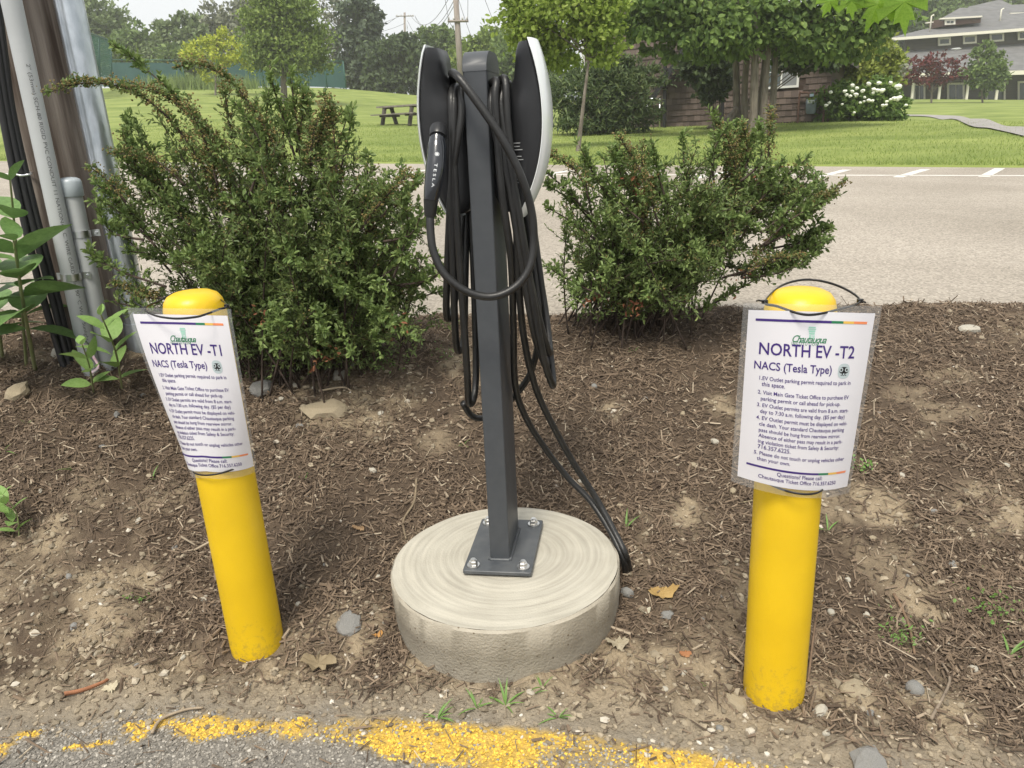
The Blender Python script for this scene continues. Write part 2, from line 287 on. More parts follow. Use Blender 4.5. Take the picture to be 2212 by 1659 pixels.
def stripe(a, b, w, label):
    a, b = a[:2], b[:2]; d = unit(b - a); nn = np.array([-d[1], d[0]]) * w / 2; q = [a - nn, b - nn, b + nn, a + nn]
    top = [[p[0], p[1], zlot(p[0], p[1]) + .005] for p in q]; bot = [[p[0], p[1], zlot(p[0], p[1]) + .0005] for p in q]
    tag(MB().loft([bot, top]).build('parking_line', wp), label, 'marking', 'parking lines on the upper lot')
stripe(lotpt(-40, 375), lotpt(2330, 380), .10, 'long thin white line along the far parking stalls')
for a, b in (((1760, 385), (1830, 367)), ((1940, 383), (2000, 366)), ((2125, 382), (2160, 364)), ((835, 382), (930, 366)), ((1290, 387), (1390, 368)), ((1120, 388), (1230, 369)), ((1500, 386), (1590, 368)), ((640, 380), (740, 365)), ((20, 376), (70, 358)), ((2300, 381), (2330, 364))):
    stripe(lotpt(*a), lotpt(*b), .13, 'short white slanting stall line touching the long line by the lawn')
# ---- lawn, rising to the left
_cp = [(P(px, py, Y)) for px, py, Y in ((862, 272, 33), (230, 190, 84), (500, 190, 84), (740, 190, 84), (860, 208, 90), (1430, 274, 29), (1786, 259, 26), (1627, 291, 22), (1245, 321, 17.5), (1300, 293, 24), (1850, 263, 26), (2100, 215, 84), (2212, 218, 82), (1990, 214, 88), (2100, 240, 48), (2212, 258, 38), (640, 275, 30), (300, 290, 30), (1000, 250, 45), (450, 235, 50), (1100, 250, 60))]
for s in (-40, -20, -8, 0, 6, 12, 18, 24, 30, 50): e = EA + ED * s; _cp.append(np.array([e[0], e[1], zlot(*e) + .02]))
_cp += [np.array(v, float) for v in ((-120, 90, 8), (-150, 200, 8), (0, 250, 4), (0, 150, 4.5), (150, 200, 1), (140, 60, 0), (70, 150, 1.5))]
_cp = np.array(_cp)
_rb = lambda r: np.where(r > 0, r * r * np.log(r + 1e-9), 0) 
_S = 20.0; _n = len(_cp); _D = np.hypot(_cp[:, None, 0] - _cp[None, :, 0], _cp[:, None, 1] - _cp[None, :, 1]) / _S; _A = np.zeros((_n + 3, _n + 3)); _A[:_n, :_n] = _rb(_D) + .03 * np.eye(_n); _A[:_n, _n] = 1; _A[:_n, _n + 1:] = _cp[:, :2] / _S; _A[_n:, :_n] = _A[:_n, _n:].T
_w = np.linalg.solve(_A, np.concatenate([_cp[:, 2], [0, 0, 0]]))
def zlawn(X, Y):
    X = np.asarray(X, float); Y = np.asarray(Y, float); sh = X.shape; X = X.ravel(); Y = Y.ravel()
    z = _rb(np.hypot(X[:, None] - _cp[None, :, 0], Y[:, None] - _cp[None, :, 1]) / _S) @ _w[:_n] + _w[_n] + _w[_n + 1] * X / _S + _w[_n + 2] * Y / _S
    t = (X - EA[0]) * EN[0] + (Y - EA[1]) * EN[1]; f = sstep(0, 2.5, t); z = zlot(X, Y) + .03 + (z - zlot(X, Y) - .03) * f
    far = sstep(150, 260, np.hypot(X, Y)); return (z * (1 - far) + 3 * far).reshape(sh)
lawn = lambda px, py: on(px, py, zlawn, 9, 250)
s_ = np.sign(np.linspace(-1, 1, 150)) * np.abs(np.linspace(-1, 1, 150)) ** 2.2 * 420 + 14; t_ = np.concatenate([[-.06], np.linspace(0, 1, 110) ** 2.3 * 520])
SG, TG = np.meshgrid(s_, t_); lx = EA[0] + ED[0] * SG + EN[0] * TG; ly = EA[1] + ED[1] * SG + EN[1] * TG; lz = zlawn(lx, ly) + .03 * (noise(lx, ly, .8, 70) - .5) * sstep(0, 3, TG); lz[0] -= .06
V, Fc = grid(lx, ly, lz); gm = mat('lawn_grass', (.135, .180, .045), (.245, .285, .085), .95, scale=.4, bump=.9, bscale=45, spec=.15, detail=9, stretch=(1, 1.6, 1))
o = MB().add(V, Fc).build('lawn', gm, smooth=True, loc=(0, 0, 0)); tag(o, kind='structure')
n = 90000; s = rng.uniform(-6, 32, n); t = rng.random(n) ** 1.7 * 14; X = EA[0] + ED[0] * s + EN[0] * t; Y = EA[1] + ED[1] * s + EN[1] * t; Z = zlawn(X, Y)
BL = np.array([[0, -.5, 0], [0, .5, 0], [1, 0, 0]]); BLF = np.array([[0, 1, 2]]); u = unit(np.stack([.5 * rng.normal(size=n), .5 * rng.normal(size=n), np.ones(n)], 1)); L_ = rng.uniform(.03, .075, n)
tag(MB().scatter(BL, BLF, np.stack([X, Y, Z], 1), u, rnd(n), np.stack([L_, L_ * .14 + .002, L_], 1)).build('grass', mat('grass_blade', (.13, .20, .035), (.32, .39, .10), .7, island=True, transl=.3), loc=(0, 0, 0)), 'mown green grass blades along the lawn edge', 'grass', kind='stuff')
up_e = [(1955, 248.5), (2030, 250), (2090, 256), (2150, 267), (2212, 277), (2290, 292)]; lo_e = [(1955, 251.5), (2020, 256), (2080, 267), (2140, 280), (2212, 297), (2290, 320)]
A_ = spline([lawn(*p) for p in up_e], 6); B_ = spline([lawn(*p) for p in lo_e], 6); rows = np.array([A_ * (1 - q) + B_ * q for q in np.linspace(0, 1, 7)]); rows[:, :, 2] = zlawn(rows[:, :, 0], rows[:, :, 1]) + .035
V, Fc = grid(rows[::-1, :, 0], rows[::-1, :, 1], rows[::-1, :, 2]); tag(MB().add(V, Fc).build('path', mat('path_asphalt', (.22, .21, .2), (.3, .28, .26), .9, scale=3)), kind='structure')
# ================================================================== charging pedestal on its concrete footing
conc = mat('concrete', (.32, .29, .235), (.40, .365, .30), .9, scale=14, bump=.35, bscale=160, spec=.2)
zt = .14; th = np.arange(96) * 2 * math.pi / 96
def ringc(r, z, wob=0.0): 
    rr = r + wob * (noise(np.cos(th) * 9 + 20, np.sin(th) * 9 + 20, 1, int(abs(z) * 1000)) - .5); return np.stack([DISC[0] + rr * np.cos(th), DISC[1] + rr * np.sin(th), np.full(96, z)], 1)
foot = thing('concrete_footing', (DISC[0], DISC[1], 0), 'round pale concrete footing with swirled top under the charging post', 'footing')
m = conc.copy(); m.name = 'concrete_side'; n = m.node_tree; L = n.links; b = n.nodes['Principled BSDF']; src = b.inputs['Base Color'].links[0].from_socket
tc = n.nodes.new('ShaderNodeTexCoord'); vo = n.nodes.new('ShaderNodeTexVoronoi'); vo.inputs['Scale'].default_value = 55; nn = n.nodes.new('ShaderNodeTexNoise'); nn.inputs['Scale'].default_value = 6
L.new(tc.outputs['Object'], vo.inputs['Vector']); L.new(tc.outputs['Object'], nn.inputs['Vector'])
rmp = n.nodes.new('ShaderNodeMapRange'); rmp.inputs[1].default_value = .10; rmp.inputs[2].default_value = .19; L.new(vo.outputs['Distance'], rmp.inputs[0])
sel = n.nodes.new('ShaderNodeMath'); sel.operation = 'GREATER_THAN'; sel.inputs[1].default_value = .72; sp = n.nodes.new('ShaderNodeSeparateColor'); L.new(vo.outputs['Color'], sp.inputs[0]); L.new(sp.outputs[0], sel.inputs[0])
inv = n.nodes.new('ShaderNodeMath'); inv.operation = 'SUBTRACT'; inv.inputs[0].default_value = 1; L.new(rmp.outputs[0], inv.inputs[1]); mu = n.nodes.new('ShaderNodeMath'); mu.operation = 'MULTIPLY'; L.new(inv.outputs[0], mu.inputs[0]); L.new(sel.outputs[0], mu.inputs[1])
mx = n.nodes.new('ShaderNodeMix'); mx.data_type = 'RGBA'; L.new(mu.outputs[0], mx.inputs[0]); L.new(src, mx.inputs[6]); mx.inputs[7].default_value = (.17, .14, .10, 1); L.new(mx.outputs[2], b.inputs['Base Color'])
MB().loft([ringc(DR - .004, -.12), ringc(DR - .004, .058), ringc(DR - .0015, .062), ringc(DR - .001, .134, .003), ringc(DR - .006, .1395, .004)], caps=False).build('side', m, foot, True, auto=40)
# top: brushed rings, real shallow grooves
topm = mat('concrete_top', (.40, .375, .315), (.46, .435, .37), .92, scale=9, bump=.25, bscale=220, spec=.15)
n = topm.node_tree; L = n.links; b = n.nodes['Principled BSDF']; tc = n.nodes.new('ShaderNodeTexCoord'); sx_ = n.nodes.new('ShaderNodeSeparateXYZ'); L.new(tc.outputs['Object'], sx_.inputs[0]); cx_ = n.nodes.new('ShaderNodeCombineXYZ'); ln_ = n.nodes.new('ShaderNodeVectorMath'); ln_.operation = 'LENGTH'; fl_ = n.nodes.new('ShaderNodeVectorMath'); fl_.operation = 'MULTIPLY'; fl_.inputs[1].default_value = (1, 1, 0)
ad_ = n.nodes.new('ShaderNodeVectorMath'); ad_.operation = 'SUBTRACT'; ad_.inputs[1].default_value = (.02, .03, 0); L.new(tc.outputs['Object'], ad_.inputs[0]); L.new(ad_.outputs[0], fl_.inputs[0]); L.new(fl_.outputs[0], ln_.inputs[0])
for i_, (so_, k_) in enumerate(((ln_.outputs['Value'], 95.0), (sx_.outputs[0], 5.0), (sx_.outputs[1], 5.0))): mm2 = n.nodes.new('ShaderNodeMath'); mm2.operation = 'MULTIPLY'; mm2.inputs[1].default_value = k_; L.new(so_, mm2.inputs[0]); L.new(mm2.outputs[0], cx_.inputs[i_])
wv = n.nodes.new('ShaderNodeTexNoise'); wv.inputs['Scale'].default_value = 1.0; wv.inputs['Detail'].default_value = 4; L.new(cx_.outputs[0], wv.inputs['Vector'])   # hand-trowelled arcs
src = b.inputs['Base Color'].links[0].from_socket; mr = n.nodes.new('ShaderNodeMapRange'); mr.inputs[1].default_value = .3; mr.inputs[2].default_value = .7; mr.inputs[3].default_value = .80; mr.inputs[4].default_value = 1.08; L.new(wv.outputs[0], mr.inputs[0])
mx = n.nodes.new('ShaderNodeMix'); mx.data_type = 'RGBA'; mx.blend_type = 'MULTIPLY'; mx.inputs[0].default_value = 1; L.new(src, mx.inputs[6]); L.new(mr.outputs[0], mx.inputs[7]); L.new(mx.outputs[2], b.inputs['Base Color'])
bp = n.nodes.new('ShaderNodeBump'); bp.inputs['Strength'].default_value = .12; bp.inputs['Distance'].default_value = .001; L.new(wv.outputs[0], bp.inputs['Height']); old = b.inputs['Normal'].links[0].from_socket; L.new(old, bp.inputs['Normal']); L.new(bp.outputs[0], b.inputs['Normal'])
rg = [ringc(r, zt + .0003 * math.sin(i * 2.1), .003 if r > .29 else 0) for i, r in enumerate(np.linspace(DR - .0065, .004, 40))]; tb = MB().loft([r[::-1] for r in rg], caps=False); tb.add(rg[-1], [tuple(range(96))]); tb.build('top', topm, foot, True)
YAW = math.radians(9.5); UH = np.array([math.cos(YAW), -math.sin(YAW), 0]); VH = np.array([math.sin(YAW), math.cos(YAW), 0]); ZH = np.array([0, 0, 1.0]); PC = np.array([-.047, 1.852, 0])
def loc(u, v, z): return PC + np.multiply.outer(.004 + .011 * (np.asarray(z, float) - .15), UH) + np.multiply.outer(np.asarray(u, float), UH) + np.multiply.outer(np.asarray(v, float), VH) + np.multiply.outer(np.asarray(z, float), ZH)
RL = np.stack([UH, VH, ZH], 1)
gp = mat('grey_powder_coat', (.052, .057, .064), (.060, .065, .072), .42, scale=40, bump=.06, bscale=900, spec=.4)
ped = thing('charger_pedestal', loc(0, 0, zt), 'dark grey rectangular steel charging post with rounded top on bolted plate', 'post')
hw, hd = .026, .0825
def rrect(a, b, r, k=4):
    out = []
    for sx, sy, t0 in ((1, 1, 0), (-1, 1, 90), (-1, -1, 180), (1, -1, 270)):
        for q in np.linspace(0, 90, k): t = math.radians(t0 + q); out.append((sx * (a - r) + r * math.cos(t), sy * (b - r) + r * math.sin(t)))
    return np.array(out)
rr = rrect(hw, hd, .0035)
MB().loft([loc(rr[:, 0], rr[:, 1], np.full(len(rr), z)) for z in (.158, 1.352)]).build('post', gp, ped, True, auto=35)
ap = [(-.0825, 1.352)] + [(-.0825 + .050 * (1 - math.cos(t)), 1.352 + .042 * math.sin(t)) for t in np.linspace(.25, 1.57, 7)] + [(.0825 - .050 * (1 - math.cos(t)), 1.352 + .042 * math.sin(t)) for t in np.linspace(1.57, .25, 7)] + [(.0825, 1.352)]
ap = np.array(ap); rings = []
for u, sh in ((-hw - .0008, .0012), (-hw + .0005, 0), (hw - .0005, 0), (hw + .0008, .0012)):
    c = np.array([0, 1.37]); q = c + (ap - c) * (1.012 - sh * 12); rings.append(loc(np.full(len(q), u), q[:, 0], q[:, 1]))
MB().loft(rings).build('cap', gp, ped, True, auto=35)
pr = rrect(.0895, .1385, .006); pz = .157
plate_m = mat('plate_grey', (.052, .058, .066), (.085, .09, .095), .45, scale=25, bump=.08, bscale=500)
MB().loft([loc(pr[:, 0] * s, pr[:, 1] * s, np.full(len(pr), z)) for s, z in ((.992, pz - .010), (1, pz - .009), (1, pz - .0012), (.99, pz))]).build('base_plate', plate_m, ped, True, auto=35)
wl = MB()
for u0, v0, u1, v1 in ((-hw, -hd, hw, -hd), (hw, -hd, hw, hd), (-hw, hd, hw, hd), (-hw, -hd, -hw, hd)):
    q = np.linspace(0, 1, 16); p = loc(u0 + (u1 - u0) * q, v0 + (v1 - v0) * q, np.full(16, pz + .001)); wl.tube(p, .0045 + .0012 * rng.random(16), 8)
wl.build('weld', plate_m, ped, True)
zinc = mat('zinc_bolt', (.62, .61, .59), (.75, .74, .72), .28, metal=1.0, scale=60)
for su in (-1, 1):
    for sv in (-1, 1):
        u, v = su * .0655, sv * .112; hx = np.arange(6) * math.pi / 3 + rng.random()
        bo = MB().loft([loc(u + r * np.cos(hx), v + r * np.sin(hx), np.full(6, z)) for r, z in ((.0108, pz + .0035), (.0112, pz + .005), (.0112, pz + .0135), (.0095, pz + .0155))])
        t8 = np.arange(12) * math.pi / 6; bo.loft([loc(u + .0065 * np.cos(t8), v + .0065 * np.sin(t8), np.full(12, z)) for z in (pz + .0155, pz + .0195)]); bo.loft([loc(u + .006 * np.cos(t8), v + .006 * np.sin(t8), np.full(12, z)) for z in (.136, pz - .009)])
        bo = bo.build('bolt', zinc, ped)
        t20 = np.arange(20) * math.pi / 10; MB().loft([loc(u + r * np.cos(t20), v + r * np.sin(t20), np.full(20, z)) for r, z in ((.0165, pz + .0002), (.017, pz + .002), (.0165, pz + .0034))]).build('washer', zinc, bo, True, auto=35)
# ------------------------------------------------------------------ text helper
def text_mesh(s, offset=0.0, shear=0.0, space=1.0):
    cu = bpy.data.curves.new('t', 'FONT'); cu.body = s; cu.size = 1; cu.offset = offset; cu.shear = shear; cu.space_character = space; cu.resolution_u = 3
    ob = bpy.data.objects.new('t', cu); COL.objects.link(ob); dg = bpy.context.evaluated_depsgraph_get(); me = ob.evaluated_get(dg).to_mesh()
    V = np.array([v.co[:] for v in me.vertices]); Fs = [tuple(p.vertices) for p in me.polygons]; ob.evaluated_get(dg).to_mesh_clear(); bpy.data.objects.remove(ob); bpy.data.curves.remove(cu); return V, Fs
def text_fit(s, x0, x1, y, h=None, **k):                # width fitted to x0..x1, baseline y; height h of capitals or proportional
    V, Fs = text_mesh(s, **k); w = V[:, 0].max() - V[:, 0].min(); sx = (x1 - x0) / w; sy = sx if h is None else h / .73
    return np.stack([(V[:, 0] - V[:, 0].min()) * sx + x0, V[:, 1] * sy + y], 1), Fs
# ------------------------------------------------------------------ the two chargers
body_m = mat('charger_black', (.013, .0135, .015), None, .38, spec=.45); rub = mat('black_rubber', (.010, .010, .010), (.018, .0175, .017), .40, scale=30, bump=.12, bscale=250, spec=.45)
glass_m = mat('white_glass', (.80, .83, .83), (.84, .87, .87), .16, scale=3, coat=.2, spec=.5); gloss = mat('gloss_black', (.012, .014, .018), None, .16, coat=.6); wht = mat('white_print', (.75, .77, .78), None, .5)
PF = np.polyfit(np.array([1.036, 1.06, 1.10, 1.14, 1.18, 1.23, 1.29, 1.34, 1.38, 1.41]) - 1.22, [.044, .056, .076, .090, .098, .103, .102, .097, .088, .079], 4)
def charger(sg, label):
    C = lambda e, v, z: loc(sg * (hw + np.asarray(e, float) * (1.10 if sg > 0 else 1.0)), v, z)
    root = thing('wall_charger', C(.05, 0, 1.055), label, 'charger', 'chargers on the pedestal')
    zs = [1.052, 1.06, 1.085, 1.12, 1.16, 1.20, 1.24, 1.27, 1.29, 1.305, 1.318, 1.335, 1.355, 1.375, 1.39, 1.400, 1.406]
    ef = np.polyval(PF, np.array(zs) - 1.22)
    eb = np.interp(zs, [1.05, 1.07, 1.275, 1.290, 1.305, 1.325, 1.36, 1.39, 1.406], [.02, .002, .002, .012, .034, .046, .052, .055, .060])
    rings = []
    for z, a, b in zip(zs, ef, eb):
        fr = np.array([1, .985, .9, .72, .5, .3, .12, 0.0]); w = np.array([.066, .073, .0765, .0745, .069, .062, .056, .048]); k = 1 - .10 * max(0, (1.075 - z) / .025) ** 2 - .10 * max(0, (z - 1.392) / .014) ** 2; w = w * k
        e = b + (a - b) * fr; e = np.concatenate([e, e[::-1]]); v = np.concatenate([-w, w[::-1]]); rings.append(C(e, v, np.full(16, z)))
    MB().loft(rings).build('body', body_m, root, True, auto=50)
    # curved glass front with its pale edge
    zg = np.linspace(1.036, 1.412, 26); eg = np.polyval(PF, zg - 1.22) + .001; rings = []
    for z, a in zip(zg, eg):
        k = 1 - .06 * max(0, (1.046 - z) / .010) ** 2 - .10 * max(0, (z - 1.400) / .012) ** 2; vv_ = np.concatenate([np.linspace(-1, 1, 15), [.985, 0, -.985]]); v = vv_ * .0785 * k; th_ = np.where(np.arange(18) < 15, .0012 + .0125 * np.sqrt(np.clip(1 - vv_ ** 2, 0, 1)) ** 1.2, 0.0); rings.append(C(a + th_, v, np.full(18, z)))
    fp = MB().loft(rings).build('glass_faceplate', glass_m, root, True, auto=38)
    V, Fs = text_fit('TESLA', -.028, .028, 0, h=.008, space=1.6); a0 = np.interp(1.29, zg, eg) + .0135
    MB().add(C(np.full(len(V), a0 + .0006), V[:, 0] * sg, 1.275 + V[:, 1]), Fs).build('lettering', mat('faint_print', (.5, .54, .54), None, .2), fp)
    return root, C
def tube_obj(name, pts, r, m, parent, per=8, n=12, **k): return MB().tube(spline(pts, per), r, n, **k).build(name, m, parent, True, auto=60)
CR = .0088
rootL, CL = charger(-1, 'black charger with white glass front and holstered plug, pale edge toward the utility pole')
rootR, CRt = charger(1, 'black charger with its broad white glass front turned to the open car park')
def loop(C, e0, e1, zb, vb=0, wv=.083, ztop=1.318, skew=0.0):
    pts = [(e0, -.060, ztop - .004), (e0, 0, ztop + .008), (e0, .060, ztop - .004), (e0 + .002, wv, ztop - .05), (e0 + (e1 - e0) * .35, wv + .006, (ztop + zb) / 2 + .1), (e0 + (e1 - e0) * .8, wv * .85 + skew, zb + .14), (e1, vb + .035, zb + .02), (e1 + .004, vb - .025, zb + .012), (e0 + (e1 - e0) * .85 - .004, -wv * .8 + skew, zb + .13), (e0 + (e1 - e0) * .4 - .004, -wv - .010, (ztop + zb) / 2 + .08), (e0 - .002, -wv - .004, ztop - .06)]
    p = np.array(pts); return C(p[:, 0], p[:, 1], p[:, 2])
def cable(parent, loops, extra=()):
    b = MB()
    for l in loops: b.tube(spline(l, 8, True), CR, 12, closed=True)
    for l in extra: b.tube(spline(l, 8), CR, 12)
    return b.build('cable', rub, parent, True)
tail = [P(929, 462, 1.70), P(930, 500, 1.69), P(937, 545, 1.68), P(960, 592, 1.67), P(1005, 628, 1.665), P(1060, 641, 1.665), P(1110, 622, 1.67), P(1143, 580, 1.68), P(1153, 520, 1.69), P(1147, 450, 1.69), P(1122, 372, 1.685), P(1085, 300, 1.69), P(1045, 240, 1.70), P(1005, 185, 1.715), P(985, 162, 1.735), P(976, 158, 1.79), P(978, 170, 1.86), P(975, 230, 1.91), P(968, 330, 1.92)]
behind = [CL(.03, .085, .95), P(1000, 870, 1.95), P(1018, 897, 1.97), P(1045, 903, 1.985), P(1080, 884, 1.99), P(1118, 848, 1.98), P(1150, 795, 1.96), P(1166, 700, 1.95), P(1152, 570, 1.94), P(1128, 470, 1.93), P(1110, 380, 1.93)]
cable(rootL, [loop(CL, .010, .082, .79), loop(CL, .030, .040, .565), loop(CL, .026, .066, .70, .02)], [tail])
cable(rootR, [loop(CRt, .010, .096, .70, skew=.01), loop(CRt, .030, .102, .615), loop(CRt, .020, .085, .66, .02)],
      [behind[1:], [P(1062, 180, 1.79), P(1072, 178, 1.765), P(1070, 230, 1.75), P(1085, 420, 1.74), P(1104, 560, 1.76), P(1109, 700, 1.82), P(1113, 830, 1.88), P(1135, 900, 1.92), P(1175, 965, 1.95), P(1225, 1030, 1.96), P(1275, 1082, 1.93), P(1318, 1148, 1.87), P(1346, 1208, 1.82), bed(1352, 1228) + [0, 0, -.03]],
       [P(1080, 175, 1.80), P(1092, 176, 1.765), P(1096, 260, 1.75), P(1113, 440, 1.745), P(1120, 600, 1.77), P(1132, 730, 1.82), P(1158, 840, 1.87), P(1200, 930, 1.90), P(1245, 1010, 1.92), P(1290, 1080, 1.91), P(1328, 1150, 1.86), P(1352, 1200, 1.82), bed(1362, 1222) + [0, 0, -.03]]])
# holstered plug of the left charger
hp = spline([P(946, 288, 1.745), P(945, 310, 1.735), P(943, 345, 1.72), P(937, 390, 1.705), P(931, 432, 1.70)], 5); k = len(hp); q = np.linspace(0, 1, k)
MB().tube(hp, np.interp(q, [0, .12, .2, .3, .6, .85, 1], [.0165, .0175, .0185, .0205, .0215, .0185, .0155]), 20).build('plug_handle', gloss, rootL, True, auto=60); ph = [o for o in rootL.children if o.name.startswith('plug_handle')][0]
MB().tube(spline([P(931, 431, 1.70), P(930, 450, 1.70), P(929, 467, 1.70)], 4), np.linspace(.0162, .0125, 9), 18).build('strain_relief', rub, ph, True, auto=50)
MB().tube(spline([P(948, 278, 1.755), P(947, 290, 1.742), P(946, 297, 1.735)], 4), np.array([.019, .0195, .0198, .0198, .0196, .0194, .019, .0185, .018]), 20).build('holster_collar', body_m, rootL, True, auto=50)
fr = unit(np.array([0, 0, H]) - P(940, 380, 1.70)); dn = unit(hp[-1] - hp[4]); sd = unit(np.cross(dn, fr)); fr = np.cross(sd, dn) 
fr = fr if fr @ (np.array([0, 0, H]) - hp[8]) > 0 else -fr
hl = np.concatenate([[0], np.cumsum(np.linalg.norm(np.diff(hp, axis=0), axis=1))]); hr = np.interp(q, [0, .12, .2, .3, .6, .85, 1], [.0165, .0175, .0185, .0205, .0215, .0185, .0155])
def on_handle(a_, y_, off=.0006):
    a_ = np.asarray(a_, float); y_ = np.asarray(y_, float); c_ = np.stack([np.interp(a_, hl, hp[:, i]) for i in range(3)], -1); r_ = np.interp(a_, hl, hr) + off; w_ = y_ / .02; return c_ + r_[..., None] * (np.cos(w_)[..., None] * fr + np.sin(w_)[..., None] * np.cross(fr, dn))
V, Fs = text_fit('TESLA', hl[-1] * .50, hl[-1] * .50 + .050, -.0028, h=.0060, space=1.5); MB().add(on_handle(V[:, 0], V[:, 1]), Fs).build('lettering', wht, ph)
t16 = np.arange(20) * math.pi / 10; a0 = hl[-1] * .36; b = MB(); rg_ = [on_handle(a0 + r * np.cos(t16), r * np.sin(t16)) for r in (.0042, .0033)]; b.loft(rg_, caps=False); b.add(on_handle(a0 + .002 * np.cos(t16), .002 * np.sin(t16)), [tuple(range(20))]); b.build('button_mark', wht, ph)
# rating label printed on the near flank of the right charger: rows of fine lettering, too small to read
lab = MB(); 
for i, z in enumerate(np.linspace(1.20, 1.088, 17)):
    if i in (3, 8, 9): continue
    w = rng.uniform(.016, .026); e0 = .040; ee = np.array([e0, e0 + w, e0 + w, e0]); eb_ = .002; vv = -np.interp((ee - .002) / .09, [0, .12, .3, .5, .72, .9], [.048, .056, .062, .069, .0745, .0765]) - .0022; lab.add(CRt(ee, vv, np.array([z, z, z + .0017, z + .0017])), np.array([[0, 1, 2, 3]]))
lab.build('rating_label', mat('label_print', (.32, .33, .34), None, .6), rootR)
# ================================================================== bollards
yel = mat('yellow_plastic', (.63, .41, .008), (.71, .47, .010), .38, scale=7, bump=.06, bscale=120, spec=.45)
n = yel.node_tree; L = n.links; b = n.nodes['Principled BSDF']; src = b.inputs['Base Color'].links[0].from_socket; tc = n.nodes.new('ShaderNodeTexCoord'); sx = n.nodes.new('ShaderNodeSeparateXYZ'); L.new(tc.outputs['Object'], sx.inputs[0])
mr = n.nodes.new('ShaderNodeMapRange'); mr.inputs[1].default_value = .20; mr.inputs[2].default_value = .0; mr.inputs[3].default_value = .30; mr.inputs[4].default_value = .56; L.new(sx.outputs[2], mr.inputs[0])   # splashed mud specks, thicker near the soil
ns = n.nodes.new('ShaderNodeTexNoise'); ns.inputs['Scale'].default_value = 70; ns.inputs['Detail'].default_value = 7; ns.inputs['Roughness'].default_value = .75; L.new(tc.outputs['Object'], ns.inputs['Vector'])
lt = n.nodes.new('ShaderNodeMath'); lt.operation = 'SUBTRACT'; L.new(mr.outputs[0], lt.inputs[0]); L.new(ns.outputs[0], lt.inputs[1]); ml = n.nodes.new('ShaderNodeMapRange'); ml.inputs[1].default_value = .0; ml.inputs[2].default_value = .13; ml.inputs[4].default_value = .42; L.new(lt.outputs[0], ml.inputs[0])
mx = n.nodes.new('ShaderNodeMix'); mx.data_type = 'RGBA'; L.new(ml.outputs[0], mx.inputs[0]); L.new(src, mx.inputs[6]); mx.inputs[7].default_value = (.26, .17, .06, 1); L.new(mx.outputs[2], b.inputs['Base Color'])
def bollard(c, top, label, lean=(0, 0)):
    prof = [(BR, -.12), (BR, top - .062), (BR * 1.0, top - .052), (BR * .985, top - .038), (BR * .93, top - .022), (BR * .80, top - .010), (BR * .60, top - .0035), (BR * .35, top - .0008), (BR * .1, top)]
    o = MB().lathe(prof, (0, 0, 0), 64).build('bollard', yel, None, True, loc=(0, 0, 0), auto=60); o.location = (c[0], c[1], 0); o.rotation_euler = (lean[0], lean[1], 0); return tag(o, label, 'bollard', 'yellow bollards beside the charging post')
bollard(BOLL, .930, 'yellow domed plastic bollard behind the T1 notice, mud at its foot')
bollard(BOLR, .919, 'yellow domed plastic bollard behind the T2 notice')
# ================================================================== laminated notices
pur = mat('purple_ink', (.055, .025, .19), None, .4); grn = mat('green_ink', (.02, .20, .085), None, .4); lgr = mat('mint_ink', (.33, .62, .50), None, .4); amb = mat('amber_ink', (.80, .50, .10), None, .4); org_ = mat('orange_ink', (.85, .27, .11), None, .4); blk = mat('black_ink', (.012, .012, .015), None, .4); pgr = mat('pale_grey_ink', (.50, .58, .60), None, .4)
paper = mat('white_paper', (.74, .73, .77), (.77, .76, .80), .32, scale=10, spec=.4, coat=.15)
lam = bpy.data.materials.new('clear_laminate'); lam.use_nodes = True; n = lam.node_tree; b = n.nodes['Principled BSDF']; b.inputs['Base Color'].default_value = (.8, .82, .82, 1); b.inputs['Roughness'].default_value = .12; b.inputs['Alpha'].default_value = .16; b.inputs['Coat Weight'].default_value = .5
LINES = [('1.EV Outlet parking permit required to park in', .115, .868, .408), ('this space.', .135, .315, .442), ('2. Visit Main Gate Ticket Office to purchase EV', .110, .868, .490), ('parking permit or call ahead for pick-up.', .135, .795, .527), ('3. EV Outlet permits are valid from 8 a.m. start-', .110, .880, .566), ('day to 7:30 a.m. following day. ($5 per day)', .135, .850, .603), ('4. EV Outlet permit must be displayed on vehi-', .110, .885, .644), ('cle dash. Your standard Chautauqua parking', .135, .862, .681), ('pass should be hung from rearview mirror.', .135, .830, .718), ('Absence of either pass may result in a park-', .135, .860, .754), ('ing violation ticket from Safety & Security:', .135, .828, .790), ('716.357.6225.', .135, .395, .826), ('5. Please do not touch or unplug vehicles other', .110, .905, .866), ('than your own.', .135, .400, .903)]
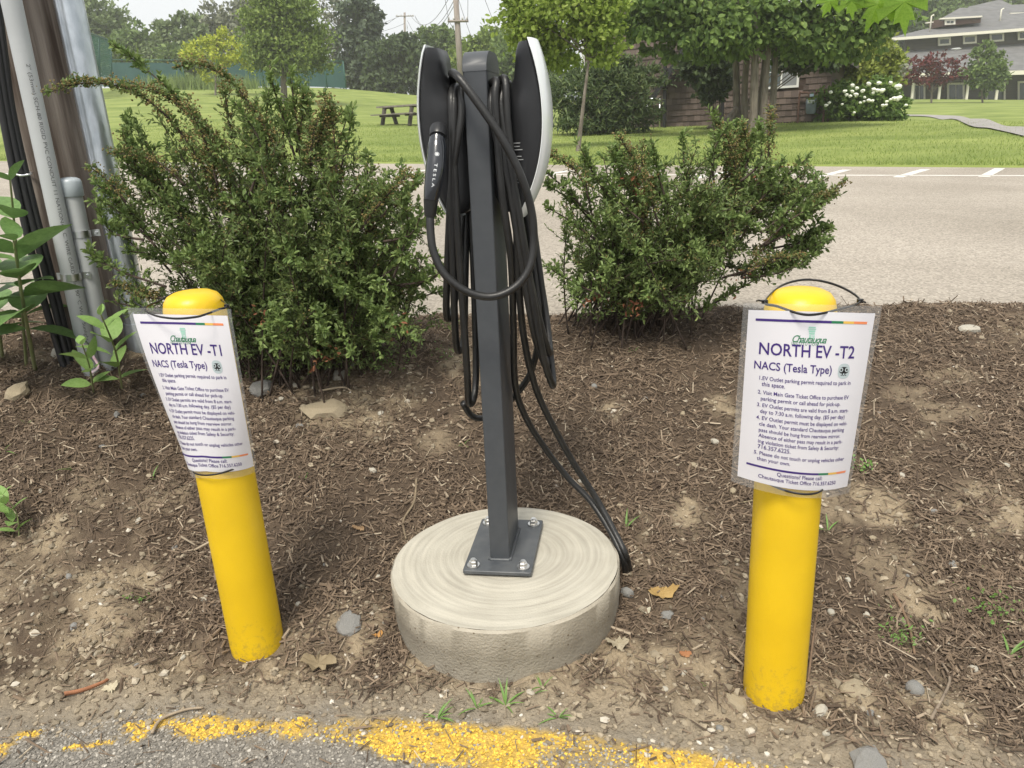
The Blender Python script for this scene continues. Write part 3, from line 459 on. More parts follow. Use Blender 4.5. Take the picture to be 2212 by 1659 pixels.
def notice(S, name_num, label, gnd):
    # S(s, v): s 0..1 across, v 0..1 down the paper -> world (arrays); second value is the normal toward the reader
    def W(s, v, off=0.0):
        s = np.asarray(s, float); v = np.asarray(v, float); p = S(s, v); e = 1e-3; n_ = unit(np.cross(S(s, v + e) - p, S(s + e, v) - p)); n_ = n_ * np.where(((np.array([0, 0, H]) - p) * n_).sum(-1, keepdims=True) > 0, 1, -1); return p + n_ * off
    root = thing('notice', S(.5, 1.0), label, 'sign', 'laminated notices on the bollards')
    u, v = np.meshgrid(np.linspace(0, 1, 25), np.linspace(0, 1, 25)); r = 25; i = (np.arange(24)[:, None] * r + np.arange(24)).ravel(); Fg = np.stack([i, i + 1, i + r + 1, i + r], 1)
    a, bk = W(u.ravel(), v.ravel(), .0002), W(u.ravel(), v.ravel(), -.0002); MB().add(a, Fg[:, ::-1]).add(bk, Fg).build('paper', paper, root, True)
    q = np.linspace(-.045, 1.045, 30); qv = np.linspace(-.036, 1.05, 30); fr_ = MB()
    for s0, s1, v0, v1 in ((-.045, 0, -.036, 1.05), (1, 1.045, -.036, 1.05), (0, 1, -.036, 0), (0, 1, 1, 1.05)):
        uu, vv = np.meshgrid(np.linspace(s0, s1, 3 if s1 - s0 < .5 else 25), np.linspace(v0, v1, 3 if v1 - v0 < .5 else 25)); g = np.stack([uu, vv], -1); rr_, cc_ = uu.shape; ii = (np.arange(rr_ - 1)[:, None] * cc_ + np.arange(cc_ - 1)).ravel(); FF = np.stack([ii, ii + 1, ii + cc_ + 1, ii + cc_], 1)
        fr_.add(W(uu.ravel(), vv.ravel(), .0004), FF[:, ::-1])
    fr_.build('laminate_margin', lam, root, True)
    def put(V, Fs, m, nm, off=.0007, parent=root): return MB().add(W(V[:, 0], V[:, 1], off), Fs).build(nm, m, parent)
    asp = 1.294                                           # paper height over width, to keep letters in proportion
    def line(s, x0, x1, yb, **k):
        V, Fs = text_mesh(s, **k); w = V[:, 0].max() - V[:, 0].min(); f = (x1 - x0) / w; return np.stack([(V[:, 0] - V[:, 0].min()) * f + x0, yb - V[:, 1] * f / asp], 1), Fs
    def rect(x0, x1, y0, y1, k=12):
        x = np.linspace(x0, x1, k); V = np.concatenate([np.stack([x, np.full(k, y0)], 1), np.stack([x, np.full(k, y1)], 1)]); i = np.arange(k - 1); return V, np.stack([i, i + 1, i + 1 + k, i + k], 1)
    for y0 in (.042, .888):
        for x0, x1, mm, nm in ((.06, .66, pur, 'purple_bar'), (.66, .755, grn, 'green_bar'), (.755, .84, amb, 'amber_bar'), (.84, .945, org_, 'orange_bar')): V, Fs = rect(x0, x1, y0, y0 + .0125); put(V, Fs, mm, nm)
    V, Fs = line('NORTH EV -T%d' % name_num, .100, .872, .230, offset=.012); put(V, Fs, pur, 'heading')
    V, Fs = line('NACS (Tesla Type)', .070, .690, .312, offset=.012); put(V, Fs, pur, 'subheading')
    lines = [(a_, b_, c_, d_) for a_, b_, c_, d_ in LINES] + [('Questions? Please call:', .29, .70, .982), ]
    lines[-1] = ('Questions? Please call:', .30, .70, .932); lines.append(('Chautauqua Ticket Office 716.357.6250', .155, .845, .966))
    for s, x0, x1, y in lines: V, Fs = line(s, x0, x1, (.372 + (y - .408) * .975 if (x1 != .70 and x1 != .845) else y), offset=.008); put(V, Fs, pur, 'text_line')
    V, Fs = line('Chautauqua', .355, .630, .155, shear=.45, offset=.006, space=.86); lg = put(V, Fs, grn, 'logo_lettering'); V, Fs = line('INSTITUTION', .350, .560, .170, space=1.3); put(V, Fs, grn, 'logo_subtitle', parent=lg) if False else put(V, Fs, grn, 'logo_subtitle')
    tw = MB(); 
    for x0, x1, y0, y1 in ((.475, .540, .084, .089), (.482, .533, .092, .102), (.485, .531, .105, .113), (.487, .501, .116, .135), (.507, .514, .116, .135), (.520, .530, .116, .135), (.480, .536, .074, .081)): V, Fs = rect(x0, x1, y0, y1, 3); tw.add(W(V[:, 0], V[:, 1], .0006), Fs)
    V, Fs = line('~', .40, .60, .19); tw.build('tower_emblem', lgr, root)
    # plug emblem: pale rounded face with a dark socket shape
    tt = np.arange(32) * math.pi / 16; cx, cy = .795, .298
    def disc(cx, cy, rx, ry=None, p=2.0): ry = ry or rx; c, s = np.cos(tt), np.sin(tt); return np.stack([cx + rx * np.sign(c) * np.abs(c) ** (2 / p), cy + ry / asp * np.sign(s) * np.abs(s) ** (2 / p)], 1), [tuple(range(32))]
    em = MB(); 
    for (a_, b_, c_, d_, p_), mi, of in (((cx, cy, .052, .052, 2.6), 0, .0006), ((cx, cy - .005, .040, .023, 3), 1, .0008), ((cx, cy + .012, .016, .016, 2), 1, .0008), ((cx - .024, cy - .008, .016, .016, 2), 0, .0010), ((cx + .024, cy - .008, .016, .016, 2), 0, .0010), ((cx - .024, cy - .008, .008, .008, 2), 1, .0012), ((cx + .024, cy - .008, .008, .008, 2), 1, .0012), ((cx, cy + .016, .007, .007, 2), 0, .0010), ((cx - .02, cy + .022, .004, .004, 2), 1, .0009), ((cx + .02, cy + .022, .004, .004, 2), 1, .0009)):
        V, Fs = disc(a_, b_, c_, d_, p_); em.add(W(V[:, 0], V[:, 1], of), Fs, mi)
    em.build('plug_emblem', [pgr, blk], root)
    return root
def lerp(a, b, t): t = np.asarray(t, float)[..., None]; return a * (1 - t) + b * t
# T2: flat at the top, hugging the post at the foot
TL, TR = P(1617, 669.5, 1.290), P(1890.6, 677, 1.285); B0, Bm, B1 = P(1593, 1028, 1.375), P(1727, 1058, 1.345), P(1830, 1050, 1.385)
def S2(s, v):
    s = np.asarray(s, float); v = np.asarray(v, float); top = lerp(TL, TR, s); qs = (2 * s - 1)[..., None]; bot = Bm + (B1 - B0) / 2 * qs + ((B0 + B1) / 2 - Bm) * qs ** 2; p = lerp(top * 0, bot - top, v) + top
    p = p + np.array([0, -.006, 0]) * np.sin(v * math.pi)[..., None] * (1 - qs ** 2); return p
notice(S2, 2, 'laminated white notice headed NORTH EV -T2 tied to a yellow bollard', None)
TL1, TR1 = P(287, 678, 1.600), P(491, 682, 1.530); cB = np.array([BOLL[0], BOLL[1]])
_bz1 = [P(407, 1013, 1.655)[2], P(473, 1024, 1.595)[2], P(553.8, 1012, 1.65)[2]]
def S1(s, v):
    s = np.asarray(s, float); v = np.asarray(v, float); top = lerp(TL1, TR1, s); an = math.radians(266) + (s - .5) * math.radians(158); R_ = BR + .004 + .010 * np.abs(s - .5); zc = np.interp(np.clip(s, 0, 1), [0, .45, 1], _bz1)
    bot = np.stack([cB[0] + R_ * np.cos(an) * 1.06, cB[1] + R_ * np.sin(an), zc], -1); w = np.clip(v, -.1, 1.1); ww = np.sign(w) * np.abs(w) ** 1.35; p = top + (bot - top) * ww[..., None]; p[..., 2] = top[..., 2] + (bot[..., 2] - top[..., 2]) * w; return p
notice(S1, 1, 'laminated white notice headed NORTH EV -T1 with its lower edge curled round a bollard', None)
ziptie = mat('black_nylon', (.012, .011, .011), None, .35)
def tie(pts, label, heads=(), tails=()):
    b = MB(); b.tube(spline(pts, 10, True), .0024, 8, closed=True, flat=.5); root = thing('cable_tie', np.mean(pts, 0), label, 'cable tie', 'black cable ties on the bollards'); b.build('strap', ziptie, root, True)
    for p in heads: MB().box(p, (.010, .006, .007)).build('head', ziptie, root)
    for t in tails: MB().tube(spline(t, 6), .0018, 6, flat=.5).build('tail', ziptie, root, True)
l, r = P(1652, 652, 1.375), P(1858, 650, 1.375)
tie([l, P(1680, 662, 1.31), P(1742, 680, 1.276), P(1805, 670, 1.30), r, P(1812, 618, 1.48), P(1748, 604, 1.53), P(1690, 616, 1.48)], 'black cable tie loop holding the top of the T2 notice', (l, r), ([l, P(1640, 649, 1.37), P(1634, 650, 1.365)], [r, P(1866, 652, 1.37), P(1870, 653, 1.365)]))
z1 = lambda a, b: ((500 + a * .46404) / 1.8228, (1130 + b * .46404) / 1.8228)
l, r = P(*z1(150, 182), 1.60), P(*z1(848, 162), 1.60)
tie([l, P(*z1(230, 240), 1.56), P(*z1(400, 268), 1.525), P(*z1(560, 258), 1.515), P(*z1(650, 238), 1.52), P(*z1(780, 190), 1.565), r, P(*z1(760, 85), 1.72), P(*z1(600, 22), 1.78), P(*z1(420, 46), 1.765), P(*z1(270, 120), 1.69)], 'black cable tie loop holding the top of the T1 notice', (l, r), ([l, P(*z1(65, 130), 1.60), P(*z1(58, 90), 1.60)], [r, P(*z1(885, 205), 1.60), P(*z1(876, 260), 1.60)]))
def ring_tie(c, z, label, tilt, fo): 
    t = np.linspace(0, 2 * math.pi, 20, endpoint=False); tie([np.array([c[0] + (BR + .004) * math.cos(a), c[1] + (BR + .004 + fo * max(0, -math.sin(a))) * math.sin(a), z + tilt * math.cos(a)]) for a in t], label)
ring_tie(BOLR, P(1710, 1068, 1.335)[2], 'thin black cable tie round the bollard below the T2 notice', -.006, .022)
ring_tie(BOLL, P(485, 1028, 1.595)[2], 'thin black cable tie round the bollard below the T1 notice', .004, .010)
# ================================================================== utility pole and what is fixed to it
def streak_mat(name, c1, c2, rough, metal=0.0, sc=(14, 14, .9), bump=.5, spec=.3):
    return mat(name, c1, c2, rough, metal, scale=2.2, bump=bump, bscale=6, stretch=sc, spec=spec, detail=9)
pole_b, pole_t = P(226, 790, 3.02), P(32, 0, 3.02); pole_b[2] -= .25; pd = unit(pole_t - pole_b); pole_t = pole_b + pd * 7.5
k = 60; q = np.linspace(0, 1, k); pts = pole_b + np.multiply.outer(q * 7.5, pd); th = np.arange(40) * math.pi / 20; rings = []
for i in range(k):
    r = (.142 - .03 * q[i]) * (1 + .05 * (noise(np.cos(th) * 3 + 9, np.sin(th) * 3 + i * .09 + 9, 1, 3) - .5) - .035 * (noise(th * 7, i * .05 + 0 * th, 1, 8) > .80)); rings.append(pts[i] + np.stack([r * np.cos(th), r * np.sin(th), 0 * th], 1))
wood = streak_mat('weathered_pole_wood', (.052, .036, .027), (.25, .215, .185), .85)
o = MB().loft(rings).build('utility_pole', wood, None, True); tag(o, 'thick weathered brown wooden utility pole rising out of frame beside the bushes', 'utility pole')
pvc = mat('grey_pvc', (.36, .375, .38), (.42, .435, .44), .42, scale=5, bump=.05, bscale=80); pvc_cap = mat('grey_pvc_cap', (.36, .40, .43), None, .35); galv = streak_mat('galvanised_steel', (.36, .40, .43), (.66, .70, .74), .30, .85, (9, 9, 3.5), .12)
steel = mat('zinc_strap', (.55, .56, .57), (.7, .71, .72), .3, 1.0)
def pipe(name, b, t, r, m, label, cat, n=28):
    o = thing(name, b, label, cat); MB().tube(np.linspace(b, t, 12), r, n).build('pipe', m, o, True, auto=60); return o
cb = P(196, 800, 2.75); cb[2] -= .12; ct = cb + unit(P(24, 0, 2.75) - cb) * 3.6; cd = unit(ct - cb); CRD = .031
cond = pipe('electrical_conduit', cb, ct, CRD, pvc, 'long grey plastic conduit with printed lettering running up the wooden pole', 'conduit')
gb = P(313, 775, 2.93); gb[2] -= .15; gt = gb + unit(P(148, 0, 2.93) - gb) * 4.2
g_ = pipe('steel_pipe', gb, gt, .047, galv, 'shiny galvanised steel pipe standing against the wooden pole', 'pipe', 36)
MB().tube(np.linspace(gb + unit(gt - gb) * .17, gb + unit(gt - gb) * .30, 4), .052, 32).build('coupling', galv, g_, True, auto=50)
kb = P(234, 800, 2.80); kb[2] -= .12; kt = P(153, 405, 2.80); kd = unit(kt - kb)
short = pipe('capped_conduit', kb, kt, .0315, pvc, 'short grey conduit stub with a domed cap strapped to the pole', 'conduit')
cz = lambda d: kt + kd * d
MB().tube(np.array([cz(-.030), cz(-.028), cz(.018), cz(.027), cz(.033), cz(.036)]), np.array([.036, .0375, .0375, .034, .024, .006]), 32).build('cap', pvc_cap, short, True, auto=50)
def strap(parent, c, d, r):
    s_ = MB().tube(np.linspace(c - d * .012, c + d * .012, 4), r + .0025, 32).build('strap', steel, parent, True, auto=50); side = unit(np.cross(d, [0, 1, 0])); Rm = np.stack([side, unit(np.cross(d, side)), d], 1)
    for sg in (-1, 1): e = MB().box(c + side * sg * (r + .014) + np.array([0, .02, 0]), (.03, .004, .024), Rm).build('strap_ear', steel, s_) ; MB().tube(np.array([c + side * sg * (r + .016) + [0, .018, 0], c + side * sg * (r + .016) + [0, .010, 0]]), .005, 8).build('screw', steel, parent)
strap(short, kb + kd * ((P(172, 505, 2.80) - kb) @ kd), kd, .0315); strap(cond, cb + cd * ((P(141, 598, 2.75) - cb) @ cd), cd, CRD)
V, Fs = text_fit('2" (53mm) SCH-80 RIGID PVC CONDUIT 11 NATIONAL C. WIRE GARD  Max 90\u00b0 C Wire  Sunlight Resistant', 0, 1.02, 0, h=.012); c0 = cb + cd * ((P(46, 140, 2.75) - cb) @ cd)
tocam = unit(np.array([0, 0, H]) - c0); tocam = unit(tocam - (tocam @ cd) * cd); sdv = unit(np.cross(cd, tocam)); an = (V[:, 1] + .0) / CRD + .1
Vw = c0 - np.multiply.outer(V[:, 0], cd) + (CRD + .0006) * (np.cos(an)[:, None] * tocam + np.sin(an)[:, None] * -(-sdv)) ; MB().add(Vw, Fs).build('lettering', mat('grey_print', (.10, .10, .10), None, .6), cond)
for i, (pts, r) in enumerate((([(-26, 60), (4, 240), (44, 440), (92, 640), (140, 785)], .0125), ([(-12, 60), (16, 240), (60, 440), (112, 640), (152, 790)], .0125), ([(2, 60), (27, 240), (72, 440), (124, 640), (160, 795)], .0115))):
    p = np.array([P(x, y, 2.78 + .012 * i) for x, y in pts]); p[-1, 2] -= .1; p = np.concatenate([[p[0] + (p[0] - p[1]) * 3], p]); o = MB().tube(spline(p, 8), r, 12).build('power_cable', mat('black_cable', (.013, .013, .014), None, .5), None, True)
    tag(o, ['thick black cable on the outer side of the trio beside the pole', 'thick black cable in the middle of the trio beside the pole', 'thick black cable of the trio lying nearest the printed conduit'][i], 'cable', 'black cables running down the pole')
o = MB().tube(spline([P(x, y, Y) for x, y, Y in ((28, 374, 2.74), (45, 379, 2.73), (66, 376, 2.74), (64, 372, 2.86), (30, 371, 2.86))], 6, True), .004, 8, closed=True).build('wire_clip', steel, None, True); tag(o, 'thin grey wire tie round the black cables', 'wire tie')
rib = MB().tube(spline([P(170, 738, 2.68), P(190, 752, 2.67), P(206, 745, 2.68), P(200, 765, 2.66), P(212, 792, 2.65), P(196, 806, 2.64)], 6), .005, 6, flat=.3).build('ribbon', mat('pink_ribbon', (.7, .3, .4), (.8, .7, .75), .6, scale=60), None, True); tag(rib, 'frayed pink and white ribbon tied at the foot of the conduit', 'ribbon')
# ================================================================== shrubs
def stem_path(base, tip, arch=.0, k=12):
    base = np.asarray(base); tip = np.asarray(tip); d = tip - base; c = base + d * .45 + np.array([0, 0, 1]) * (np.linalg.norm(d[:2]) * .45 + arch) + rng.normal(size=3) * .03
    t = np.linspace(0, 1, k)[:, None]; return (1 - t) ** 2 * base + 2 * t * (1 - t) * c + t * t * tip
def grow(paths, tw_from, n_tw, tw_len, n_leaf, leaf, up=.5, seed_from=None, seeds=0, lightness=None):
    LP, LX, LN, LS, SP = [], [], [], [], []; twigs = []
    for p in paths:
        seg = np.diff(p, axis=0); cl = np.concatenate([[0], np.cumsum(np.linalg.norm(seg, axis=1))]); L = cl[-1]
        m = max(3, int(n_tw * L)); ts = rng.uniform(tw_from, 1, m) ** .8 * L
        B = np.stack([np.interp(ts, cl, p[:, a]) for a in range(3)], 1); T = unit(np.stack([np.interp(ts, (cl[:-1] + cl[1:]) / 2, seg[:, a]) for a in range(3)], 1))
        D = unit(T * .7 + rnd(m) * .9 + np.array([0, 0, up])); ln = rng.uniform(.4, 1, m) * tw_len * (1.15 - .6 * ts / L); E_ = B + D * ln[:, None]
        for a, b in zip(B[::2], E_[::2]): twigs.append((a, b))
        nl = n_leaf; f = (np.arange(nl) + .5 + rng.uniform(-.4, .4, (m, nl))) / nl; q = B[:, None] + (E_ - B)[:, None] * f[..., None]; dd = np.repeat(D[:, None], nl, 1).reshape(-1, 3); LP.append(q.reshape(-1, 3)); LX.append(unit(dd * .75 + rnd(len(dd)) * .8)); LN.append(unit(np.array([0, 0, 1.0]) + .7 * rng.normal(size=(len(dd), 3)))); LS.append(leaf * rng.uniform(.55, 1.1, len(dd)))
        # leaves straight on the stem
        m2 = int(L * 60); t2 = rng.uniform(max(.35, tw_from), 1, m2) * L; q = np.stack([np.interp(t2, cl, p[:, a]) for a in range(3)], 1); LP.append(q); tt = unit(np.stack([np.interp(t2, (cl[:-1] + cl[1:]) / 2, seg[:, a]) for a in range(3)], 1)); LX.append(unit(tt * .5 + rnd(m2))); LN.append(unit(np.array([0, 0, 1.0]) + .7 * rng.normal(size=(m2, 3)))); LS.append(leaf * rng.uniform(.6, 1.15, m2))
        if seed_from is not None and seeds:
            m3 = int(L * seeds); t3 = rng.uniform(seed_from, 1, m3) * L; q = np.stack([np.interp(t3, cl, p[:, a]) for a in range(3)], 1) + np.array([0, 0, .008]) + rng.normal(size=(m3, 3)) * [.013, .013, .009]; SP.append(q)
    return np.concatenate(LP), np.concatenate(LX), np.concatenate(LN), np.concatenate(LS), twigs, (np.concatenate(SP) if SP else None)
def in_poly(pts, poly):
    poly = np.array(poly, float); x, y = pts[:, 0], pts[:, 1]; c = np.zeros(len(pts), bool); j = len(poly) - 1
    for i in range(len(poly)):
        xi, yi = poly[i]; xj, yj = poly[j]; c ^= ((yi > y) != (yj > y)) & (x < (xj - xi) * (y - yi) / (yj - yi + 1e-9) + xi); j = i
    return c
bark = mat('shrub_bark', (.035, .024, .018), (.085, .06, .045), .9, scale=30)
lm1 = mat('shrub_leaf', (.100, .150, .050), (.240, .315, .105), .5, island=True, transl=.35, c3=(.30, .34, .11), spec=.35); lm2 = mat('shrub_leaf_fresh', (.11, .175, .05), (.235, .31, .10), .5, island=True, transl=.3, spec=.35)
sd_m = mat('seed_head', (.115, .098, .035), (.225, .17, .06), .9, island=True)
def shrub(label, poly, Y0, dY, base, spread, n_tip, specials, fresh, leaf=.0235, cat='shrub', dead=(), shoots=60):
    bpos = np.array([base[0], base[1], zbed(base[0], base[1])]); root = thing('shrub', bpos, label, cat, 'shrubs along the edge of the upper lot')
    x0, x1, y0, y1 = min(p[0] for p in poly), max(p[0] for p in poly), min(p[1] for p in poly), max(p[1] for p in poly); cand = np.stack([rng.uniform(x0, x1, n_tip * 6), rng.uniform(y0, y1, n_tip * 6)], 1); cand = cand[in_poly(cand, poly)][:n_tip]
    cx, cy = (x0 + x1) / 2, (y0 + y1) / 2; paths = []
    for x, y in cand:
        rr = min(1, math.hypot((x - cx) / (x1 - x0) * 2, (y - cy) / (y1 - y0) * 2)); Y = Y0 + dY * math.sqrt(max(.05, 1 - rr * rr * .9)) * rng.uniform(-1, 1); tip = P(x, y, Y); tip[2] = max(tip[2], zbed(tip[0], tip[1]) + .03)
        b = bpos + np.array([rng.normal() * spread[0], rng.normal() * spread[1], 0]); b = b * .65 + np.array([tip[0], tip[1], 0]) * .35 if False else b + (tip - b) * np.array([.14, .14, 0]); b[2] = zbed(b[0], b[1]) - .02; paths.append(stem_path(b, tip, .03))
    sp_s, sp_l = [], []
    for pix, seedy in specials: (sp_s if seedy else sp_l).append(spline([P(x, y, Y) for x, y, Y in pix], 6))
    pg = np.array(poly, float); ctr = np.array([cx, cy + .15 * (y1 - y0)])
    for _ in range(shoots):                                # loose shoots that break the outline
        i = rng.integers(len(pg)); f_ = rng.random(); e_ = pg[i] * (1 - f_) + pg[(i + 1) % len(pg)] * f_
        if e_[1] > y0 + .72 * (y1 - y0): continue
        o_ = unit(e_ - ctr) * [1, 1] + [0, -.35]; s_ = e_ - o_ * rng.uniform(60, 130); t_ = e_ + o_ * rng.uniform(8, 42); Yq = Y0 + rng.uniform(-.6, .6) * dY; bend = np.array([o_[1], -o_[0]]) * rng.normal() * 14
        (sp_s if rng.random() < .3 else sp_l).append(spline([P(*s_, Yq), P(*((s_ + t_) / 2 + bend), Yq - .02), P(*t_, Yq - .04)], 6))
    w = MB()
    for p in paths: w.tube(p, np.linspace(.0045, .0012, len(p)), 5)
    for p in sp_s + sp_l: w.tube(p, np.linspace(.005, .0013, len(p)), 5)
    a = grow(paths, .18, 40, .155, 12, leaf, .35, .8, 22); c = grow(sp_l, .05, 95, .06, 7, leaf * 1.05, .5) if sp_l else None; d = grow(sp_s, .08, 150, .05, 5, leaf * .8, .4, .12, 900) if sp_s else None
    tws = a[4] + (c[4] if c else []) + (d[4] if d else [])
    A = np.array([t[0] for t in tws]); Bv = np.array([t[1] for t in tws]); Lw = np.linalg.norm(Bv - A, axis=1); w.scatter(PRISM, PRISM_F, A, Bv - A, rnd(len(A)), np.stack([Lw, Lw * 0 + .0022, Lw * 0 + .0022], 1)); w.build('stems', bark, root, True)
    f1 = MB(); LP, LX, LN, LS = a[:4]; keep = LP[:, 2] > zbed(LP[:, 0], LP[:, 1]) + .004; f1.scatter(LEAF, LEAF_F, LP[keep], LX[keep], LN[keep], LS[keep][:, None] * np.array([1, .82, 1.0]))
    if d: f1.scatter(LEAF, LEAF_F, d[0], d[1], d[2], d[3][:, None] * np.array([1, 1, 1.0]))
    tag(f1.build('foliage', lm1, root), kind='stuff')
    fp = [stem_path(bpos + np.array([rng.normal() * .2, -.1, .2]), P(x, y, Y), .02) for x, y, Y in fresh]; fp = [p[7:] for p in fp]; f2 = MB(); e = grow(fp, .05, 80, .055, 6, leaf * 1.05, .7); f2.scatter(LEAF, LEAF_F, e[0], e[1], e[2], e[3][:, None] * np.array([1, 1, 1.0]))
    if c: f2.scatter(LEAF, LEAF_F, c[0], c[1], c[2], c[3][:, None] * np.array([1, 1, 1.0]))
    tag(f2.build('fresh_foliage', lm2, root), kind='stuff')
    S_ = [s for s in (a[5], d[5] if d else None) if s is not None]; S_ = np.concatenate(S_); n = len(S_); tag(MB().scatter(ICO, ICO_F, S_, rnd(n), rnd(n), rng.uniform(.0018, .0044, (n, 1)) * np.array([1, 1, .7])).build('seed_heads', sd_m, root), kind='stuff')
    if dead:
        q = np.concatenate([P(x, y, Y) + rng.normal(size=(k_, 3)) * [.03, .05, .022] for x, y, Y, k_ in dead]); tag(MB().scatter(LEAF, LEAF_F, q, rnd(len(q)), rnd(len(q)), rng.uniform(.012, .028, (len(q), 1)) * np.array([1, 1, 1.5])).build('dead_leaves', mat('dead_leaf', (.17, .06, .028), (.33, .15, .07), .8, island=True, transl=.2), root), kind='stuff')
    return root
polyL = [(290, 690), (235, 640), (320, 590), (290, 520), (225, 450), (205, 400), (225, 355), (290, 335), (300, 270), (345, 250), (430, 265), (520, 250), (600, 225), (680, 240), (730, 280), (775, 300), (790, 380), (860, 400), (905, 450), (915, 540), (935, 620), (975, 690), (940, 765), (800, 800), (640, 800), (520, 765), (420, 700)]
LSPEC = [([(560, 560, 2.80), (480, 430, 2.74), (400, 300, 2.70), (330, 225, 2.66), (260, 187, 2.63), (180, 180, 2.60), (130, 192, 2.58), (100, 203, 2.57)], 1),
         ([(590, 560, 2.82), (520, 420, 2.78), (440, 290, 2.76), (370, 200, 2.75), (300, 138, 2.74), (235, 93, 2.72)], 0),
         ([(660, 560, 2.80), (630, 420, 2.76), (580, 290, 2.72), (520, 200, 2.70), (470, 155, 2.68), (420, 138, 2.66), (380, 146, 2.65)], 1),
         ([(520, 480, 2.80), (470, 330, 2.76), (400, 240, 2.73), (330, 195, 2.70), (270, 187, 2.69)], 1), ([(620, 480, 2.72), (560, 380, 2.70), (470, 300, 2.68), (420, 255, 2.67), (405, 215, 2.66)], 1),
         ([(640, 350, 2.78), (610, 250, 2.77), (590, 185, 2.76), (582, 140, 2.76)], 0), ([(650, 350, 2.80), (640, 260, 2.79), (632, 200, 2.78), (625, 155, 2.78)], 0), ([(690, 380, 2.78), (670, 280, 2.78), (660, 200, 2.78)], 0), ([(720, 420, 2.74), (745, 330, 2.74), (760, 250, 2.74)], 0), ([(730, 420, 2.70), (722, 300, 2.70), (712, 220, 2.70)], 1), ([(770, 500, 2.68), (790, 420, 2.68), (795, 340, 2.68)], 0),
         ([(330, 520, 2.72), (260, 440, 2.70), (210, 400, 2.69)], 0), ([(360, 620, 2.66), (270, 590, 2.64), (210, 560, 2.63), (190, 545, 2.63)], 0), ([(400, 400, 2.72), (330, 345, 2.71), (235, 330, 2.70)], 1), ([(850, 600, 2.6), (880, 500, 2.6), (872, 420, 2.6)], 0), ([(500, 300, 2.75), (490, 230, 2.75), (485, 190, 2.75)], 1), ([(350, 680, 2.6), (280, 660, 2.58), (235, 652, 2.57)], 0)]
shrub('large leafy green shrub with arching seed-brown sprays beside the utility pole', polyL, 2.80, .36, (-.80, 2.98), (.20, .10), 235, LSPEC, [(600, 760, 2.5), (760, 770, 2.5), (900, 740, 2.52), (820, 760, 2.5), (680, 770, 2.48), (560, 740, 2.48), (580, 420, 2.52), (430, 520, 2.5), (660, 470, 2.48), (760, 560, 2.5), (520, 600, 2.46), (840, 640, 2.5), (610, 700, 2.45), (700, 720, 2.45), (860, 720, 2.5), (740, 640, 2.46), (370, 560, 2.5), (300, 400, 2.6), (880, 560, 2.55), (650, 580, 2.44), (480, 430, 2.52), (720, 390, 2.58)], dead=[(560, 690, 2.55, 14), (850, 700, 2.6, 22), (700, 760, 2.6, 20)])
polyR = [(1190, 385), (1245, 350), (1330, 350), (1370, 330), (1430, 335), (1520, 300), (1600, 305), (1660, 320), (1690, 370), (1750, 395), (1790, 425), (1730, 470), (1775, 515), (1740, 560), (1640, 580), (1560, 625), (1490, 665), (1330, 685), (1245, 672), (1215, 630), (1215, 570), (1225, 480)]
RSPEC = [([(1500, 520, 3.05), (1530, 400, 3.02), (1545, 320, 3.0), (1538, 245, 3.0)], 0), ([(1560, 520, 3.05), (1590, 400, 3.02), (1575, 310, 3.0), (1550, 262, 3.0)], 1), ([(1600, 520, 3.0), (1640, 420, 2.98), (1660, 330, 2.97), (1666, 235, 2.96)], 1), ([(1500, 480, 3.05), (1480, 380, 3.03), (1475, 290, 3.03)], 0), ([(1590, 420, 3.05), (1625, 320, 3.04), (1640, 275, 3.04)], 0), ([(1600, 600, 2.95), (1680, 500, 2.93), (1760, 440, 2.92), (1803, 413, 2.92)], 1), ([(1560, 600, 2.95), (1690, 560, 2.93), (1785, 518, 2.92)], 0), ([(1400, 560, 3.0), (1380, 420, 2.98), (1365, 320, 2.97)], 1), ([(1300, 560, 2.95), (1270, 420, 2.93), (1262, 340, 2.93)], 0), ([(1330, 540, 3.0), (1300, 400, 3.0), (1225, 350, 3.0)], 0), ([(1420, 690, 3.05), (1520, 665, 3.02), (1600, 622, 3.0), (1660, 590, 2.98), (1735, 575, 2.96)], 0), ([(1300, 640, 2.9), (1220, 600, 2.88), (1180, 575, 2.87)], 0), ([(1290, 520, 2.9), (1220, 470, 2.88), (1175, 445, 2.87)], 0)]
shrub('green shrub with rust-tinged twigs standing alone at the lot edge behind the T2 notice', polyR, 3.05, .32, (.47, 3.20), (.15, .08), 125, RSPEC, [(1560, 420, 2.8), (1330, 480, 2.75), (1420, 560, 2.72), (1300, 600, 2.74), (1260, 400, 2.85), (1480, 480, 2.78), (1650, 500, 2.8), (1240, 660, 2.75), (1400, 640, 2.74), (1380, 420, 2.8), (1520, 560, 2.75)], dead=[(1375, 400, 2.95, 45), (1640, 385, 3.0, 18), (1360, 660, 2.95, 40), (1290, 650, 2.95, 18), (1580, 600, 2.95, 8), (1680, 500, 2.92, 8)])
